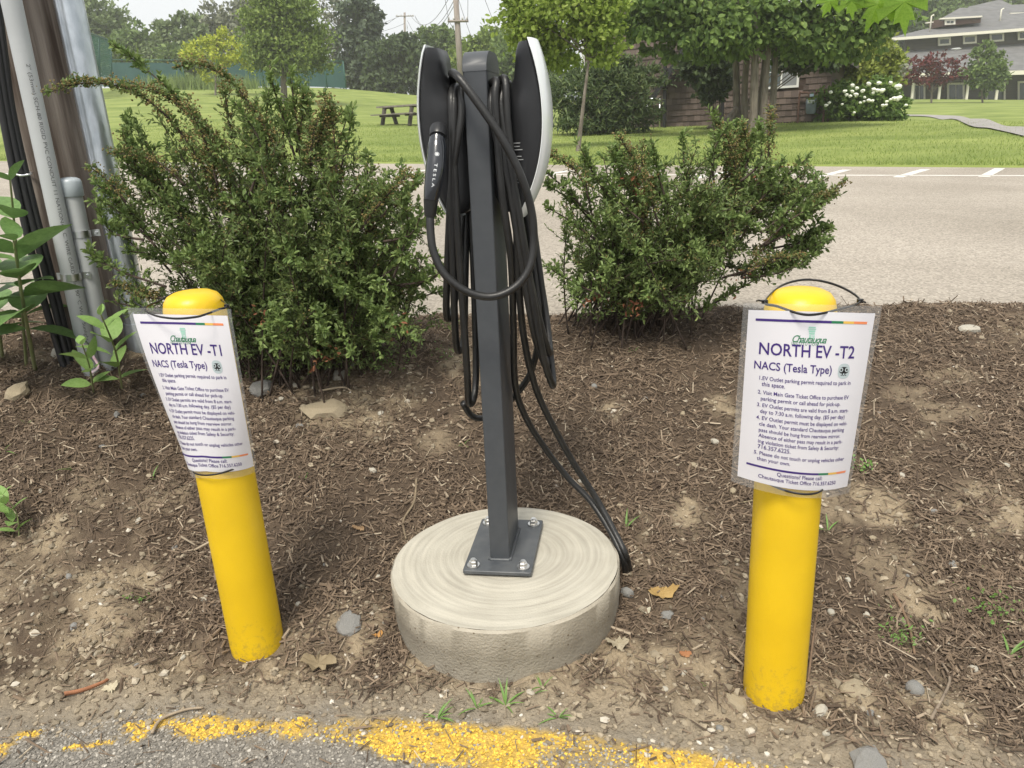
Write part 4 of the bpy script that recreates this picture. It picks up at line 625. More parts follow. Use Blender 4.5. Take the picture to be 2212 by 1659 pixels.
# ================================================================== milkweeds and small weeds
def leaf_mesh(name, m, w=.56, fold=.10, droop=.18, k=7):
    t = np.linspace(0, 1, k); wd = w * .5 * np.sin(np.pi * np.clip(t, 0, 1) ** .85) ** .8; z = -droop * t ** 2; V = []; 
    for i in range(k): V += [(t[i], wd[i], z[i] + fold * wd[i] * 2), (t[i], 0, z[i]), (t[i], -wd[i], z[i] + fold * wd[i] * 2)]
    Fs = []
    for i in range(k - 1): a = i * 3; Fs += [(a, a + 1, a + 4, a + 3), (a + 1, a + 2, a + 5, a + 4)]
    me = bpy.data.meshes.new(name); me.from_pydata([tuple(map(float, v)) for v in V], [], Fs); me.materials.append(m); me.polygons.foreach_set('use_smooth', np.ones(len(Fs), bool)); me.update(); return me
mw = mat('milkweed_leaf', (.20, .33, .09), (.26, .40, .13), .5, scale=12, transl=.3, spec=.3, bump=.2, bscale=30); mwd = mat('milkweed_leaf_dark', (.11, .20, .06), (.16, .27, .085), .5, scale=12, transl=.25, spec=.3, bump=.2, bscale=30); stm = mat('green_stem', (.14, .17, .06), (.19, .2, .09), .7, scale=20)
ML, MLD = leaf_mesh('milkweed_leaf', mw), leaf_mesh('milkweed_leaf_dark', mwd, .60, .08, .3)
def frame(o, x, up):
    x = unit(x); y = unit(np.cross(up, x)); z = np.cross(x, y); return Matrix(((x[0], y[0], z[0]), (x[1], y[1], z[1]), (x[2], y[2], z[2])))
def milkweed(base, tip, n, ll, label, me, r=.004, rise=.35, name='milkweed_plant', group=None, phase=0, k0=.12, narrow=1.0):
    base = np.asarray(base, float); root = thing(name, base, label, 'weed', group); path = spline([base - [0, 0, .02], base * .5 + np.asarray(tip) * .5 + rng.normal(size=3) * [.01, .01, 0], tip], 6); MB().tube(path, np.linspace(r, r * .5, len(path)), 7).build('stem', stm, root, True)
    for i in range(n):
        f = k0 + (1 - k0) * i / max(1, n - 1); c = base * (1 - f) + np.asarray(tip) * f; az0 = phase + i * math.pi / 2 + rng.normal() * .2; sc = ll * (1 - .45 * abs(f - .5) * 1.4 - (.25 if i == n - 1 else 0))
        for s in (0, math.pi):
            az = az0 + s + rng.normal() * .15; el = rise + .6 * f + rng.normal() * .15; d = np.array([math.cos(az) * math.cos(el), math.sin(az) * math.cos(el), math.sin(el)]); o = link('leaf', me, root); o.rotation_euler = frame(o, d, np.array([0, 0, 1.0]) + .2 * rng.normal(size=3)).to_euler(); q = sc * rng.uniform(.8, 1.1); o.scale = (q, q * narrow, q); o.location = [float(v) for v in (c - base)]
    return root
milkweed(bed(262, 835), P(218, 680, 2.42), 6, .135, 'young pale green milkweed with broad leaves growing between the conduits and the T1 notice', ML, .0045, phase=.3)
milkweed(bed(200, 840), P(178, 745, 2.40), 4, .12, 'shorter two-tiered milkweed growing at the foot of the printed conduit', ML, .004, phase=.9)
milkweed(bed(75, 795), P(30, 520, 2.45), 6, .25, 'tall coarse milkweed with large dark leaves beside the black cables', MLD, .008, .1, phase=.2, k0=.35)
milkweed(bed(55, 790), P(22, 390, 2.52), 5, .18, 'tallest milkweed with widely spaced leaves, its pale tip level with the lot', MLD, .006, .3, phase=1.0, k0=.3)
milkweed(bed(4, 770), P(-30, 560, 2.6), 5, .22, 'broad-leaved milkweed half out of frame behind the mulch', MLD, .007, .2, phase=.5, k0=.3)
milkweed(bed(38, 1158), bed(38, 1158) + [-.008, 0, .14], 5, .085, 'small upright seedling with paired pale leaves on the crumbled soil', ML, .0028, phase=.4, name='seedling', narrow=.8)
def tuft(px, py, n, ll, label, m=None, w=.10, flat=.5, grp=None):
    b = bed(px, py); root = thing('weed', b, label, 'weed', grp)
    for i in range(n):
        az = rng.random() * 6.28; el = rng.uniform(.25, 1.3); d = np.array([math.cos(az) * math.cos(el), math.sin(az) * math.cos(el), math.sin(el)]); o = link('leaf', GLF, root); o.rotation_euler = frame(o, d, (0, 0, 1)).to_euler(); q = ll * rng.uniform(.6, 1.1); o.scale = (q, q * w / .12, q); o.location = (0, 0, -.003)
    return root
GLF = leaf_mesh('grass_leaf', mat('weed_leaf', (.13, .24, .05), (.18, .32, .08), .5, scale=20, transl=.3), .12, .3, .45)
for px, py, n, ll, lb in ((945, 1552, 8, .050, 'spreading grass weed at the inner edge of the yellow paint'), (1030, 1530, 7, .062, 'upright grass weed just above the yellow paint'), (1092, 1524, 7, .058, 'grass weed with crossing blades below the concrete footing'), (1172, 1488, 3, .055, 'thin grass blade touching the front of the concrete footing'), (1150, 1500, 2, .035, 'tiny grass sprout at the front of the concrete footing'), (1206, 1550, 7, .046, 'low grass weed with a red dead leaf on grey grit'), (1000, 962, 6, .045, 'grass weed in the mulch close by the post'), (1370, 762, 4, .05, 'grass weed below the lone shrub'), (1352, 1145, 3, .06, 'grass blade leaning toward the two ground cables'), (1788, 1148, 3, .065, 'grass blade beside the T2 bollard'), (2180, 1418, 8, .06, 'grass clump far out on the mulch'), (155, 1015, 6, .055, 'grass weed on mulch below the milkweed seedlings'), (56, 915, 3, .075, 'tall single grass sprout in the mulch by the pole'), (330, 1035, 4, .045, 'grass weed near the edge of the T1 notice'), (165, 1165, 4, .05, 'grass weed between the pale seedling and T1 bollard'), (8, 975, 5, .05, 'grass weed at the foot of the slope by the pole'), (660, 1035, 3, .03, 'small sprout on mulch behind the T1 bollard'), (1525, 1478, 3, .02, 'tiny sprout on dry soil near the T2 bollard'), (1010, 1700, 3, .03, 'sprout on the asphalt edge')): tuft(px, py, n, ll, lb)
def fern(px, py, n, r, label, leafw=.5, nm='weed'):        # feathery or small-leaved creeping weed
    b = bed(px, py); root = thing(nm, b, label, 'weed'); q = np.stack([rng.normal(size=n) * r, rng.normal(size=n) * r * .8, np.abs(rng.normal(size=n)) * r * .5], 1); q[:, 2] += np.maximum(0, zbed(b[0] + q[:, 0], b[1] + q[:, 1]) - b[2]) + .004
    tag(MB().scatter(LEAF, LEAF_F, b + q, rnd(n) + [0, 0, .3], unit(np.array([[0, 0, 1.0]]) + .5 * rng.normal(size=(n, 3))), rng.uniform(.5, 1.2, (n, 1)) * .011 * np.array([1, leafw * 2, 1])).build('leaves', MATS['weed_leaf'], root), kind='stuff'); MB().tube(np.array([b - [0, 0, .015], b + [0, 0, r * .5]]), .0015, 5).build('stem', stm, root)
for a in ((1862, 1022, 50, .028, 'round-leaved weed peeping out beside the T2 notice', .9), (1942, 1372, 80, .030, 'feathery carrot-leaved weed on the mulch'), (2150, 1325, 70, .045, 'small round-leaved creeping weed on the mulch', .8), (820, 800, 110, .06, 'low green weeds under the big shrub', .7), (560, 820, 140, .07, 'feathery green weed behind the T1 notice', .35), (600, 780, 120, .06, 'leafy runner weed at the foot of the big shrub', .5), (960, 770, 60, .05, 'thin leafy weed between shrub and post', .5), (300, 1300, 20, .012, 'speck of green weed on bare soil', .8), (1945, 1395, 30, .02, 'lime green tip of a feathery weed', .5)): fern(*a)
# ================================================================== stones, dead leaves, sticks
st_ms = [mat('stone_tan', (.27, .22, .145), (.40, .335, .235), .85, scale=30, bump=.5, bscale=60), mat('stone_grey', (.17, .17, .16), (.29, .28, .265), .85, scale=30, bump=.5, bscale=60), mat('stone_pale', (.34, .315, .26), (.46, .43, .36), .85, scale=30, bump=.4, bscale=60)]
SM = []
for i in range(9):
    V = ICO2 * (1 + .10 * rng.normal(size=(len(ICO2), 1)) * (.4 if i % 3 == 0 else 1)); V[:, 2] = np.clip(V[:, 2], -.6, .75); me = bpy.data.meshes.new('stone'); me.from_pydata([tuple(map(float, v)) for v in V], [], [tuple(map(int, f)) for f in ICO2_F]); me.materials.append(st_ms[(i * 2 + i // 3) % 3]); me.polygons.foreach_set('use_smooth', np.full(len(ICO2_F), i % 3 == 0)); me.update(); SM.append(me)
def stone(px, py, w, label, mesh, fl=.55, asp=.75, grp=None, name='stone', rot=None):
    b = bed(px, py); s = w * np.linalg.norm(b - [0, 0, H]) / F / 2; o = link(name, mesh); o.location = (b[0], b[1], b[2] + s * fl * .25); o.scale = (s, s * asp, s * fl); N_ = nrm(np.array([b[0]]), np.array([b[1]]), .05)[0]; o.rotation_mode = 'QUATERNION'; o.rotation_quaternion = Vector((0, 0, 1)).rotation_difference(Vector([float(v) for v in N_])) @ Matrix.Rotation(rng.random() * 6.28 if rot is None else rot, 3, 'Z').to_quaternion(); return tag(o, label, 'stone', grp)
for a in ((702, 893, 100, 'large flat tan stone lying on the mulch behind the T1 bollard', SM[4], .4, .6, None, 'stone', .2), (1876, 1648, 66, 'large pale flat stone at the foot of the mulch slope', SM[2], .5, .8), (1772, 1540, 34, 'pointed tan stone touching the foot of the T2 bollard', SM[1], .7, .7), (735, 815, 38, 'rounded blue-grey stone below the big shrub', SM[5], .7), (565, 845, 52, 'lumpy tan rock between the T1 notice and the flat stone', SM[7], .7, .8), (40, 850, 46, 'tan stone at the foot of the tall milkweeds', SM[4], .6), (140, 760, 60, 'pale flat stone among the milkweeds', SM[5], .4), (1848, 1490, 60, 'half-buried flat grey stone near the T2 bollard', SM[8], .3), (1150, 1770, 30, 'stone on the asphalt', SM[1]), (1975, 1492, 34, 'round white pebble on the lower mulch', SM[3], .9, .95), (2095, 715, 56, 'long flat grey stone on the crest of the bed', SM[5], .35, .5, None, 'stone', .3), (2115, 1700, 40, 'grey stone', SM[5]), (1440, 1330, 26, 'pale lump of stone in the mulch by the footing', SM[2]), (1355, 1283, 30, 'tan stone tucked against the footing', SM[7], .8), (755, 1350, 66, 'flat green-grey stone half sunk in soil left of the footing', SM[7], .4, .8), (1590, 1520, 44, 'tan stone in dry soil by the T2 bollard', SM[4], .5)): stone(*a) if a[1] < 1659 else None
def pebble_kind(px, py):
    i = int(rng.integers(9)); look = ('rounded' if i % 3 == 0 else 'angular') + ' ' + ('tan', 'grey', 'pale')[(i * 2 + i // 3) % 3]
    zone = 'on the crumbled soil below the pole' if px < 480 and py < 1480 else 'by the asphalt edge near the T1 bollard' if px < 850 and py > 1380 else 'in the mulch under the big shrub' if px < 950 and py < 1000 else 'between the T1 bollard and the footing' if px < 950 else 'behind the footing below the lone shrub' if px < 1620 and py < 1180 else 'between the footing and the T2 bollard' if px < 1640 else 'on the bare soil at the foot of the T2 bollard' if py > 1520 else 'on the open mulch past the T2 bollard'
    return 'small %s pebble %s' % (look, zone), SM[i]
PB = [(305, 860), (60, 1255), (160, 1350), (440, 1300), (343, 1372), (530, 1475), (575, 1465), (475, 1310), (1480, 1240), (1515, 1330), (1560, 1290), (1600, 1205), (1300, 1160), (1345, 1100), (1250, 1035), (1420, 1020), (1210, 1000), (800, 1020), (860, 980), (640, 920), (580, 880), (560, 905), (610, 860), (790, 870), (830, 890), (760, 790), (660, 815), (640, 835), (880, 840), (925, 870), (1960, 1240), (2060, 1220), (2105, 1160), (2150, 1190), (1890, 1170), (1830, 1250), (1795, 1330), (1870, 1330), (2020, 1110), (1940, 1030), (2170, 1010), (1900, 890), (1960, 820), (2050, 800), (1830, 1400), (1920, 1430), (2040, 1390), (2100, 1450), (1780, 1585), (1850, 1560), (1880, 1540), (1690, 1580), (1560, 1580), (1480, 1460), (1430, 1490), (1380, 1600), (1610, 1640), (1540, 1620), (1730, 1640), (120, 1160), (90, 1060), (230, 1090), (300, 1120), (220, 960), (110, 930), (250, 900), (30, 1010), (380, 1180), (150, 1250), (75, 1330), (210, 1420), (90, 1450), (300, 1440), (390, 1420), (440, 1470), (380, 1530), (330, 1560), (250, 1545), (460, 1540), (1320, 970), (1500, 1010), (1390, 860), (1290, 830), (1480, 900), (1550, 960), (1580, 1060), (760, 1280), (700, 1220), (640, 1300), (810, 1440), (630, 1400), (700, 1390), (830, 1350), (820, 1250), (560, 1560), (700, 1500), (770, 1500), (1280, 1490)]
for px, py in PB:
    stone(px + rng.uniform(-8, 8), py + rng.uniform(-6, 6), float(rng.uniform(7, 19)), *pebble_kind(px, py), rng.uniform(.5, .85), rng.uniform(.6, .95), 'pebbles scattered over the bed', 'pebble')
def dead_leaf(px, py, w, label, c1, c2, curl=.5, lob=7):
    b = bed(px, py); s = w * np.linalg.norm(b - [0, 0, H]) / F / 2; k = 28; t = np.linspace(0, 2 * math.pi, k, endpoint=False); r = .9 + .10 * np.cos(lob * t) + .13 * rng.normal(size=k) + .25 * np.cos(2 * t); ring = np.stack([r * np.cos(t), r * np.sin(t) * .8, curl * (r * np.sin(t * 2 + 1)) * .55 + .35 * rng.random(k)], 1); mid = ring * .5; mid[:, 2] *= .4; V = np.concatenate([ring, mid, [[0, 0, 0]]]) * s + [0, 0, .4 * s]; Fs = [(i, (i + 1) % k, k + (i + 1) % k, k + i) for i in range(k)] + [(k + i, k + (i + 1) % k, 2 * k) for i in range(k)]
    V[:, 2] += zbed(b[0] + V[:, 0], b[1] + V[:, 1]) - b[2]; tag(MB().add(V + b, Fs).build('dead_leaf', mat('dl_%d' % px, c1, c2, .8, scale=40, transl=.2)), label, 'leaf')
for a in ((1432, 1288, 48, 'curled yellow-brown dead leaf on mulch near the footing', (.33, .21, .07), (.45, .31, .12)), (690, 1445, 62, 'crumpled tan dead leaf on soil beside the T1 bollard', (.22, .17, .10), (.30, .24, .15), .25), (1395, 1325, 18, 'small pale torn dead leaf beside the curled yellow one', (.5, .47, .36), (.6, .57, .45)), (1332, 1398, 44, 'grey-tan dead leaf leaning on the footing', (.34, .29, .2), (.42, .37, .27), .6), (815, 1375, 20, 'small orange dead leaf left of the footing', (.42, .2, .05), (.5, .28, .09)), (240, 1490, 26, 'pale torn dead leaf beside the orange bark strip', (.45, .40, .28), (.52, .46, .33)), (1480, 1415, 22, 'small rust dead leaf on mulch between footing and T2 bollard', (.3, .12, .05), (.4, .2, .09)), (775, 1145, 22, 'brown dead leaf on mulch left of the footing', (.3, .19, .1), (.4, .27, .15))): dead_leaf(*a)
def stick(pix, r, label, c, name='stick', flat=1.0):
    p = np.array([bed(*q) + [0, 0, r * 1.2 + .004] for q in pix]); tag(MB().tube(spline(p, 5), np.linspace(r, r * .6, len(spline(p, 5))), 6, flat=flat).build(name, mat('st_%d' % pix[0][0], c, tuple(v * .7 for v in c), .85, scale=50), None, True), label, 'stick')
stick([(142, 1508), (180, 1500), (222, 1484), (236, 1476)], .007, 'curved orange strip of bark lying by the asphalt edge', (.32, .14, .07), 'bark_strip', .3); stick([(900, 1040), (895, 1090), (872, 1130), (878, 1170)], .0045, 'pale crooked twig on mulch behind the footing', (.22, .17, .11)); stick([(1745, 1478), (1765, 1330), (1790, 1300)], .003, 'long straight brown twig beside the T2 bollard', (.2, .13, .08)) ; stick([(1930, 1290), (1960, 1350), (1975, 1420)], .005, 'thick brown stick on the mulch', (.2, .13, .08)); stick([(1600, 1090), (1700, 1075), (1780, 1090)], .002, 'thin grass stalk on mulch', (.3, .25, .15)); stick([(2010, 1560), (2050, 1480), (2035, 1440)], .004, 'grey forked stick low on the mulch', (.24, .19, .14)); stick([(330, 1590), (350, 1560), (400, 1540), (440, 1535)], .004, 'pale splinter across the asphalt edge', (.35, .28, .2)); stick([(520, 1390), (540, 1420), (560, 1400)], .003, 'brown twig by the T1 bollard', (.18, .12, .08)) ; stick([(420, 1195), (470, 1170), (500, 1175)], .004, 'pale bark sliver beside the T1 bollard', (.38, .31, .22)); stick([(690, 850), (740, 842), (760, 850)], .005, 'pale split twig on top of the large flat stone', (.4, .32, .22))
# ================================================================== background trees
def leafcloud(mb, blobs, n_clump, per, ls, up=.4, tv=CARD, tf=CARD_F, tight=.26, droop=0.0, inner=.45, asp=(1, 1, 1)):
    tot = sum(b[1][0] * b[1][1] * b[1][2] for b in blobs) ** (1 / 1); cs = []
    wts = np.array([(b[1][0] * b[1][2]) for b in blobs]); wts = wts / wts.sum()
    for (c, r), w in zip(blobs, wts):
        m = max(3, int(n_clump * w)); d = rnd(m); rad = rng.uniform(inner, 1.0, (m, 1)) ** .7 * (1 + .18 * rng.normal(size=(m, 1))); cc = c + d * rad * np.array(r); cs.append(cc)
        sg = tight * min(r); q = (cc[:, None] + rng.normal(size=(m, per, 3)) * sg * np.array([1, 1, .55])).reshape(-1, 3); D = np.repeat(d[:, None], per, 1).reshape(-1, 3); n = len(q)
        mb.scatter(tv, tf, q, unit(rnd(n) + D * .6 + [0, 0, -droop]), unit(rnd(n) * .8 + D * .5 + [0, 0, up]), (ls * rng.uniform(.6, 1.25, n))[:, None] * np.array(asp))
    return np.concatenate(cs)
TRK = mat('tree_bark', (.085, .07, .055), (.19, .165, .135), .9, scale=3, stretch=(6, 6, 1), bump=.6, bscale=6)
def leafmat(name, a, b, c=None, t=.3): return mat(name, a, b, .55, island=True, transl=t, spec=.25, c3=c)
def pblobs(bl, Y): return [(P(b[0], b[1], Y + (b[4] if len(b) > 4 else 0)), np.array([b[2], (b[2] + b[3]) / 2 * .9, b[3]]) * Y / F) for b in bl]
def tree(label, Y, bl, base_px, m, n_clump, per, ls, trunk_r=.18, base=None, group='trees of the background', name='tree', limbs=8, lf=(.3, .85), ztop=None, up=.4, **k):
    blobs = pblobs(bl, Y); b = lawn_pt(base_px, Y) if base is None else base; root = thing(name, b, label, 'tree', group); cr = MB(); cs = leafcloud(cr, blobs, n_clump, per, ls, up, **k)
    top = max(blobs, key=lambda q: q[0][2]); tp = np.array([top[0][0], top[0][1], top[0][2] + top[1][2] * .3]); tr = MB(); path = spline([b - [0, 0, .2], b * .6 + tp * .4 + [.1 * trunk_r, 0, 0], tp], 6); tr.tube(path, np.linspace(trunk_r, trunk_r * .2, len(path)), 9)
    for i in rng.permutation(len(cs))[:limbs * 2]:
        s = path[int(len(path) * rng.uniform(*lf))]; e = cs[i]; tr.tube(spline([s, s * .5 + e * .5 + [0, 0, .08 * np.linalg.norm(e - s)], e], 4), np.linspace(trunk_r * .35, trunk_r * .06, 9), 5)
    tr.build('trunk', TRK, root, True); cr.build('crown', m, root); return root
def lawn_pt(px, Y):
    a = P(px, 240, Y); return np.array([a[0], a[1], float(zlawn(a[0], a[1]))])
gA = leafmat('leaf_hazy', (.125, .17, .075), (.22, .275, .125)); gB = leafmat('leaf_mid', (.085, .135, .042), (.19, .26, .08)); gC = leafmat('leaf_bright', (.12, .18, .04), (.235, .31, .075), (.31, .37, .10)); gY = leafmat('leaf_yellow', (.30, .36, .035), (.46, .50, .07), (.55, .48, .09)); gD = leafmat('leaf_dark', (.038, .060, .028), (.10, .14, .055), t=.2); gG = leafmat('leaf_grey', (.15, .165, .11), (.25, .26, .18), t=.2); gS = leafmat('spruce_needles', (.05, .072, .045), (.115, .15, .085), t=.15)
tree('broad rounded grey-green tree rising behind the tall chain-link court fence', 105, [(205, 60, 48, 50), (245, 80, 40, 40), (225, 110, 50, 50), (190, 30, 30, 40)], 215, gA, 110, 60, .75, .35)
tree('low bushy tree behind the court windscreen next to the rounded grey-green one', 100, [(300, 125, 50, 45), (275, 115, 30, 35), (330, 95, 30, 30)], 300, gB, 90, 55, .7, .3)
tree('group-topped tree with three upright leaders behind the court', 98, [(405, 120, 45, 55), (360, 90, 18, 42), (398, 80, 15, 45), (428, 85, 16, 45), (345, 120, 30, 40)], 395, gA, 130, 50, .6, .3)
tree('dark mid-height tree behind the court windscreen beneath the three leaders', 94, [(380, 140, 40, 35), (440, 135, 35, 35)], 400, gB, 70, 50, .6, .25)
tree('pale silvery open tree behind the yellow tree', 110, [(480, 60, 45, 40), (520, 45, 40, 45), (460, 105, 45, 45), (535, 95, 40, 50), (440, 70, 22, 30)], 500, gG, 110, 45, .7, .3)
tree('tall dark pine top showing just behind the bright green lawn tree', 115, [(548, 20, 20, 40), (560, 60, 25, 40), (552, 110, 28, 45)], 552, gS, 50, 55, .7, .3)
tree('small open tree with bright yellow-green leaves in front of the court fence', 66, [(470, 82, 22, 20), (430, 115, 32, 18), (485, 110, 40, 25), (530, 125, 32, 20), (415, 120, 18, 12), (455, 95, 26, 16), (480, 145, 22, 14), (440, 165, 18, 12), (412, 93, 12, 8)], 470, gY, 85, 34, .30, .09, tight=.3)
tree('large bright green lawn tree in front of the court fence', 58, [(600, 40, 55, 60), (650, 60, 45, 50), (575, 80, 45, 50), (625, 110, 65, 45), (660, 110, 42, 35), (590, 125, 45, 30), (610, 0, 50, 40), (690, 140, 24, 12), (565, 40, 30, 40)], 615, gC, 520, 46, .27, .28, tight=.22)
tree('thin half-bare grey tree beside the dark pine', 95, [(715, 45, 26, 50), (728, 100, 28, 45), (742, 30, 18, 40), (705, 105, 20, 30)], 722, gG, 60, 22, .5, .2, limbs=22)
tree('tall dark spruce standing at the end of the court fence', 92, [(775, 30, 32, 50), (790, 75, 36, 40), (770, 110, 40, 40), (800, 120, 36, 40), (765, 160, 38, 32), (800, 165, 34, 30), (800, 35, 18, 25), (760, 70, 22, 24)], 780, gS, 190, 42, .62, .3, droop=.4)
tree('dense dark hedge tree behind the picnic table', 88, [(850, 140, 42, 45), (890, 145, 40, 45), (870, 105, 35, 28), (830, 160, 35, 32), (910, 165, 30, 30)], 865, gD, 190, 45, .6, .3)
tree('round-headed green tree beside the far power pole', 96, [(945, 120, 38, 45), (925, 95, 20, 25), (960, 90, 26, 30), (970, 150, 40, 40)], 950, gB, 130, 45, .6, .3)
tree('leafy green tree just behind the near power pole and charging post', 84, [(1040, 120, 45, 40), (1075, 105, 45, 35), (1015, 140, 35, 40), (1060, 160, 55, 40)], 1045, gC, 160, 45, .55, .3)
tree('darker tree behind the light green sapling', 78, [(1110, 110, 45, 40), (1150, 130, 45, 45), (1120, 165, 45, 45), (1185, 160, 40, 40), (1090, 175, 40, 35)], 1130, gB, 170, 45, .5, .3)
tree('young light green lawn tree with one slender trunk', 17.8, [(1145, 45, 55, 40), (1225, 28, 80, 45), (1175, 100, 50, 38, .4), (1285, 62, 42, 45), (1205, 120, 40, 25, .8), (1115, 15, 30, 25), (1300, 110, 30, 30), (1290, 5, 60, 35), (1130, 95, 26, 16)], 1246, leafmat('leaf_lime', (.17, .25, .04), (.32, .41, .085), (.40, .48, .14), .45), 360, 26, .115, .058, base=np.array([*(P(1246, 321, 17.5)[:2]), float(zlawn(*P(1246, 321, 17.5)[:2]))]), group=None, limbs=12, lf=(.62, .95), tight=.34, tv=LEAF * np.array([1, 1.6, 1]), tf=LEAF_F)
# multi-stemmed tree in front of the shingled house
gM = leafmat('leaf_maple', (.075, .13, .036), (.20, .29, .075), (.30, .39, .11), .42)
bl = [(1400, 40, 70, 34), (1350, 62, 40, 22), (1465, 22, 80, 45), (1475, 88, 60, 28), (1545, 60, 75, 55), (1620, 40, 80, 50), (1640, 82, 70, 26), (1710, 60, 85, 55, .5), (1800, 55, 80, 60, .5), (1875, 35, 70, 45, .5), (1925, 25, 45, 40, .5), (1760, 92, 70, 22, 1), (1840, 92, 60, 24, 1), (1560, 92, 50, 22), (1420, 112, 26, 12), (1390, 0, 90, 26), (1700, 5, 200, 40, 1)]
cb_ = lawn_pt(1625, 22); root = thing('multi_stemmed_tree', cb_, 'big multi-stemmed tree with drooping green crown in front of the brown house', 'tree'); cr = MB(); cs = leafcloud(cr, pblobs(bl, 21.5), 560, 24, .19, .35, LEAF * np.array([1, 1.5, 1]), LEAF_F, .27, .6); cr.build('crown', gM, root)
for b0, t0, r in (((1627, 291, 21.6), (1643, -60, 21.6), .115), ((1647, 289, 21.8), (1672, -60, 22), .10), ((1664, 283, 22.2), (1690, -60, 22.5), .10), ((1594, 268, 23.0), (1590, -60, 22.8), .11), ((1610, 272, 22.8), (1615, -60, 22.6), .10), ((1640, 276, 22.8), (1655, -40, 22.8), .09)):
    b_, t_ = P(*b0), P(*t0); b_[2] = float(zlawn(b_[0], b_[1])) - .05; p = spline([b_, b_ * .7 + t_ * .3 + [rng.normal() * .05, 0, 0], b_ * .3 + t_ * .7 + [rng.normal() * .06, 0, 0], t_], 6); rr = np.linspace(r, r * .6, len(p)); rr[0] *= 1.5; rr[1] *= 1.22; MB().tube(p, rr, 10).build('trunk', TRK, root, True)
rb = MB(); 
for d in (-.9, -.55): p0 = P(1592, 262, 22.9); rb.tube(spline([p0 + [0, 0, .35], p0 + [d * .4, -.1, .05], p0 + [d, -.25, -.12]], 5), np.linspace(.09, .04, 11), 7)
rb.build('root_flare', TRK, root, True)
tw = MB()
for i in rng.permutation(len(cs))[:46]: s_ = P(rng.uniform(1590, 1690), rng.uniform(-30, 120), 22.2); e = cs[i]; tw.tube(spline([s_, s_ * .5 + e * .5 + [0, 0, .25], e], 4), np.linspace(.03, .008, 9), 5)
tw.build('branches', TRK, root, True)
def bush(name, label, Y, bl, base_px, m, n_clump, per, ls, cat='shrub', group=None, stems=7, **k):
    blobs = pblobs(bl, Y); b = lawn_pt(base_px, Y); root = thing(name, b, label, cat, group); cr = MB(); cs = leafcloud(cr, blobs, n_clump, per, ls, **k); st = MB()
    for i in rng.permutation(len(cs))[:stems * 2]: st.tube(spline([b + [rng.normal() * .1, rng.normal() * .1, -.05], b * .5 + cs[i] * .5, cs[i]], 4), np.linspace(.03, .008, 9), 5)
    st.build('stems', TRK, root, True); tag(cr.build('foliage', m, root), kind='stuff'); return root
gJ = leafmat('juniper', (.055, .09, .04), (.15, .20, .08), (.24, .28, .11), .25); NEED = CARD * np.array([1, .45, 1])
bush('juniper_bush', 'wide feathery dark juniper against the corner of the brown house', 24.5, [(1235, 205, 45, 45), (1300, 195, 65, 55), (1365, 200, 55, 50), (1270, 255, 75, 32), (1360, 250, 55, 30), (1400, 165, 28, 18), (1330, 150, 40, 22)], 1300, gJ, 260, 50, .20, tv=NEED, tf=CARD_F, droop=-.2, stems=10)
bush('arborvitae_bush', 'dark green arborvitae leaning out behind the multi-stemmed tree', 24.8, [(1530, 150, 38, 45), (1545, 195, 25, 25), (1505, 140, 25, 25), (1730, 128, 55, 20), (1780, 120, 40, 22)], 1560, gD, 120, 45, .2)
bush('golden_bush', 'tall yellow-green rounded bush at the corner of the brown house', 31, [(1850, 140, 45, 42), (1895, 125, 35, 35), (1830, 180, 45, 35), (1880, 175, 45, 32), (1915, 150, 18, 22)], 1855, leafmat('leaf_gold', (.16, .21, .04), (.30, .34, .07), (.36, .38, .09)), 210, 45, .2, tight=.3)
hy = bush('hydrangea', 'white-flowered hydrangea bush beside the gas meter', 26.2, [(1780, 230, 35, 28), (1830, 220, 45, 32), (1885, 222, 45, 34), (1925, 232, 32, 26), (1855, 245, 70, 20), (1800, 205, 25, 18)], 1850, leafmat('leaf_hydrangea', (.07, .125, .03), (.17, .26, .06), (.24, .33, .08)), 230, 36, .14, tv=LEAF * np.array([1, 1.7, 1]), tf=LEAF_F)
z6 = lambda a, b: ((3200 + a / 2.6587) / 1.8228, b / 2.6587 / 1.8228)
fm = bpy.data.meshes.new('flower_head'); V = ICO2 * (1 + .14 * rng.normal(size=(len(ICO2), 1))); V[:, 2] *= .75; fm.from_pydata([tuple(map(float, v)) for v in V], [], [tuple(map(int, f)) for f in ICO2_F]); fm.materials.append(mat('white_petals', (.70, .72, .62), (.80, .81, .74), .8, scale=8)); fm.update()
for a, b, r in ((190, 965, 20), (335, 955, 21), (355, 992, 19), (395, 1005, 19), (420, 893, 22), (465, 922, 20), (415, 955, 18), (455, 990, 24), (525, 950, 22), (588, 877, 24), (692, 868, 22), (640, 935, 24), (680, 945, 22), (725, 948, 28), (635, 970, 17), (815, 868, 22), (898, 905, 34), (855, 1030, 26), (910, 1020, 26), (885, 1045, 18), (585, 1050, 22), (622, 1055, 18), (545, 1018, 15), (540, 1060, 13), (735, 1102, 18), (768, 1098, 17), (498, 1075, 16), (435, 1178, 15), (140, 1102, 19), (775, 1062, 16), (812, 1040, 14), (975, 1100, 16), (310, 1090, 14), (175, 1075, 16)):
    p = P(*z6(a, b), 25.0); o = link('flower_head', fm, hy); o.location = [float(v) for v in p - ORG[hy.name]]; s = r / 2.6587 / 1.8228 * 25 / F; o.scale = (s, s, s); o.rotation_euler = (rng.normal() * .2, rng.normal() * .2, rng.random() * 6)
gR = leafmat('leaf_red', (.055, .012, .014), (.16, .030, .030), None, .3)
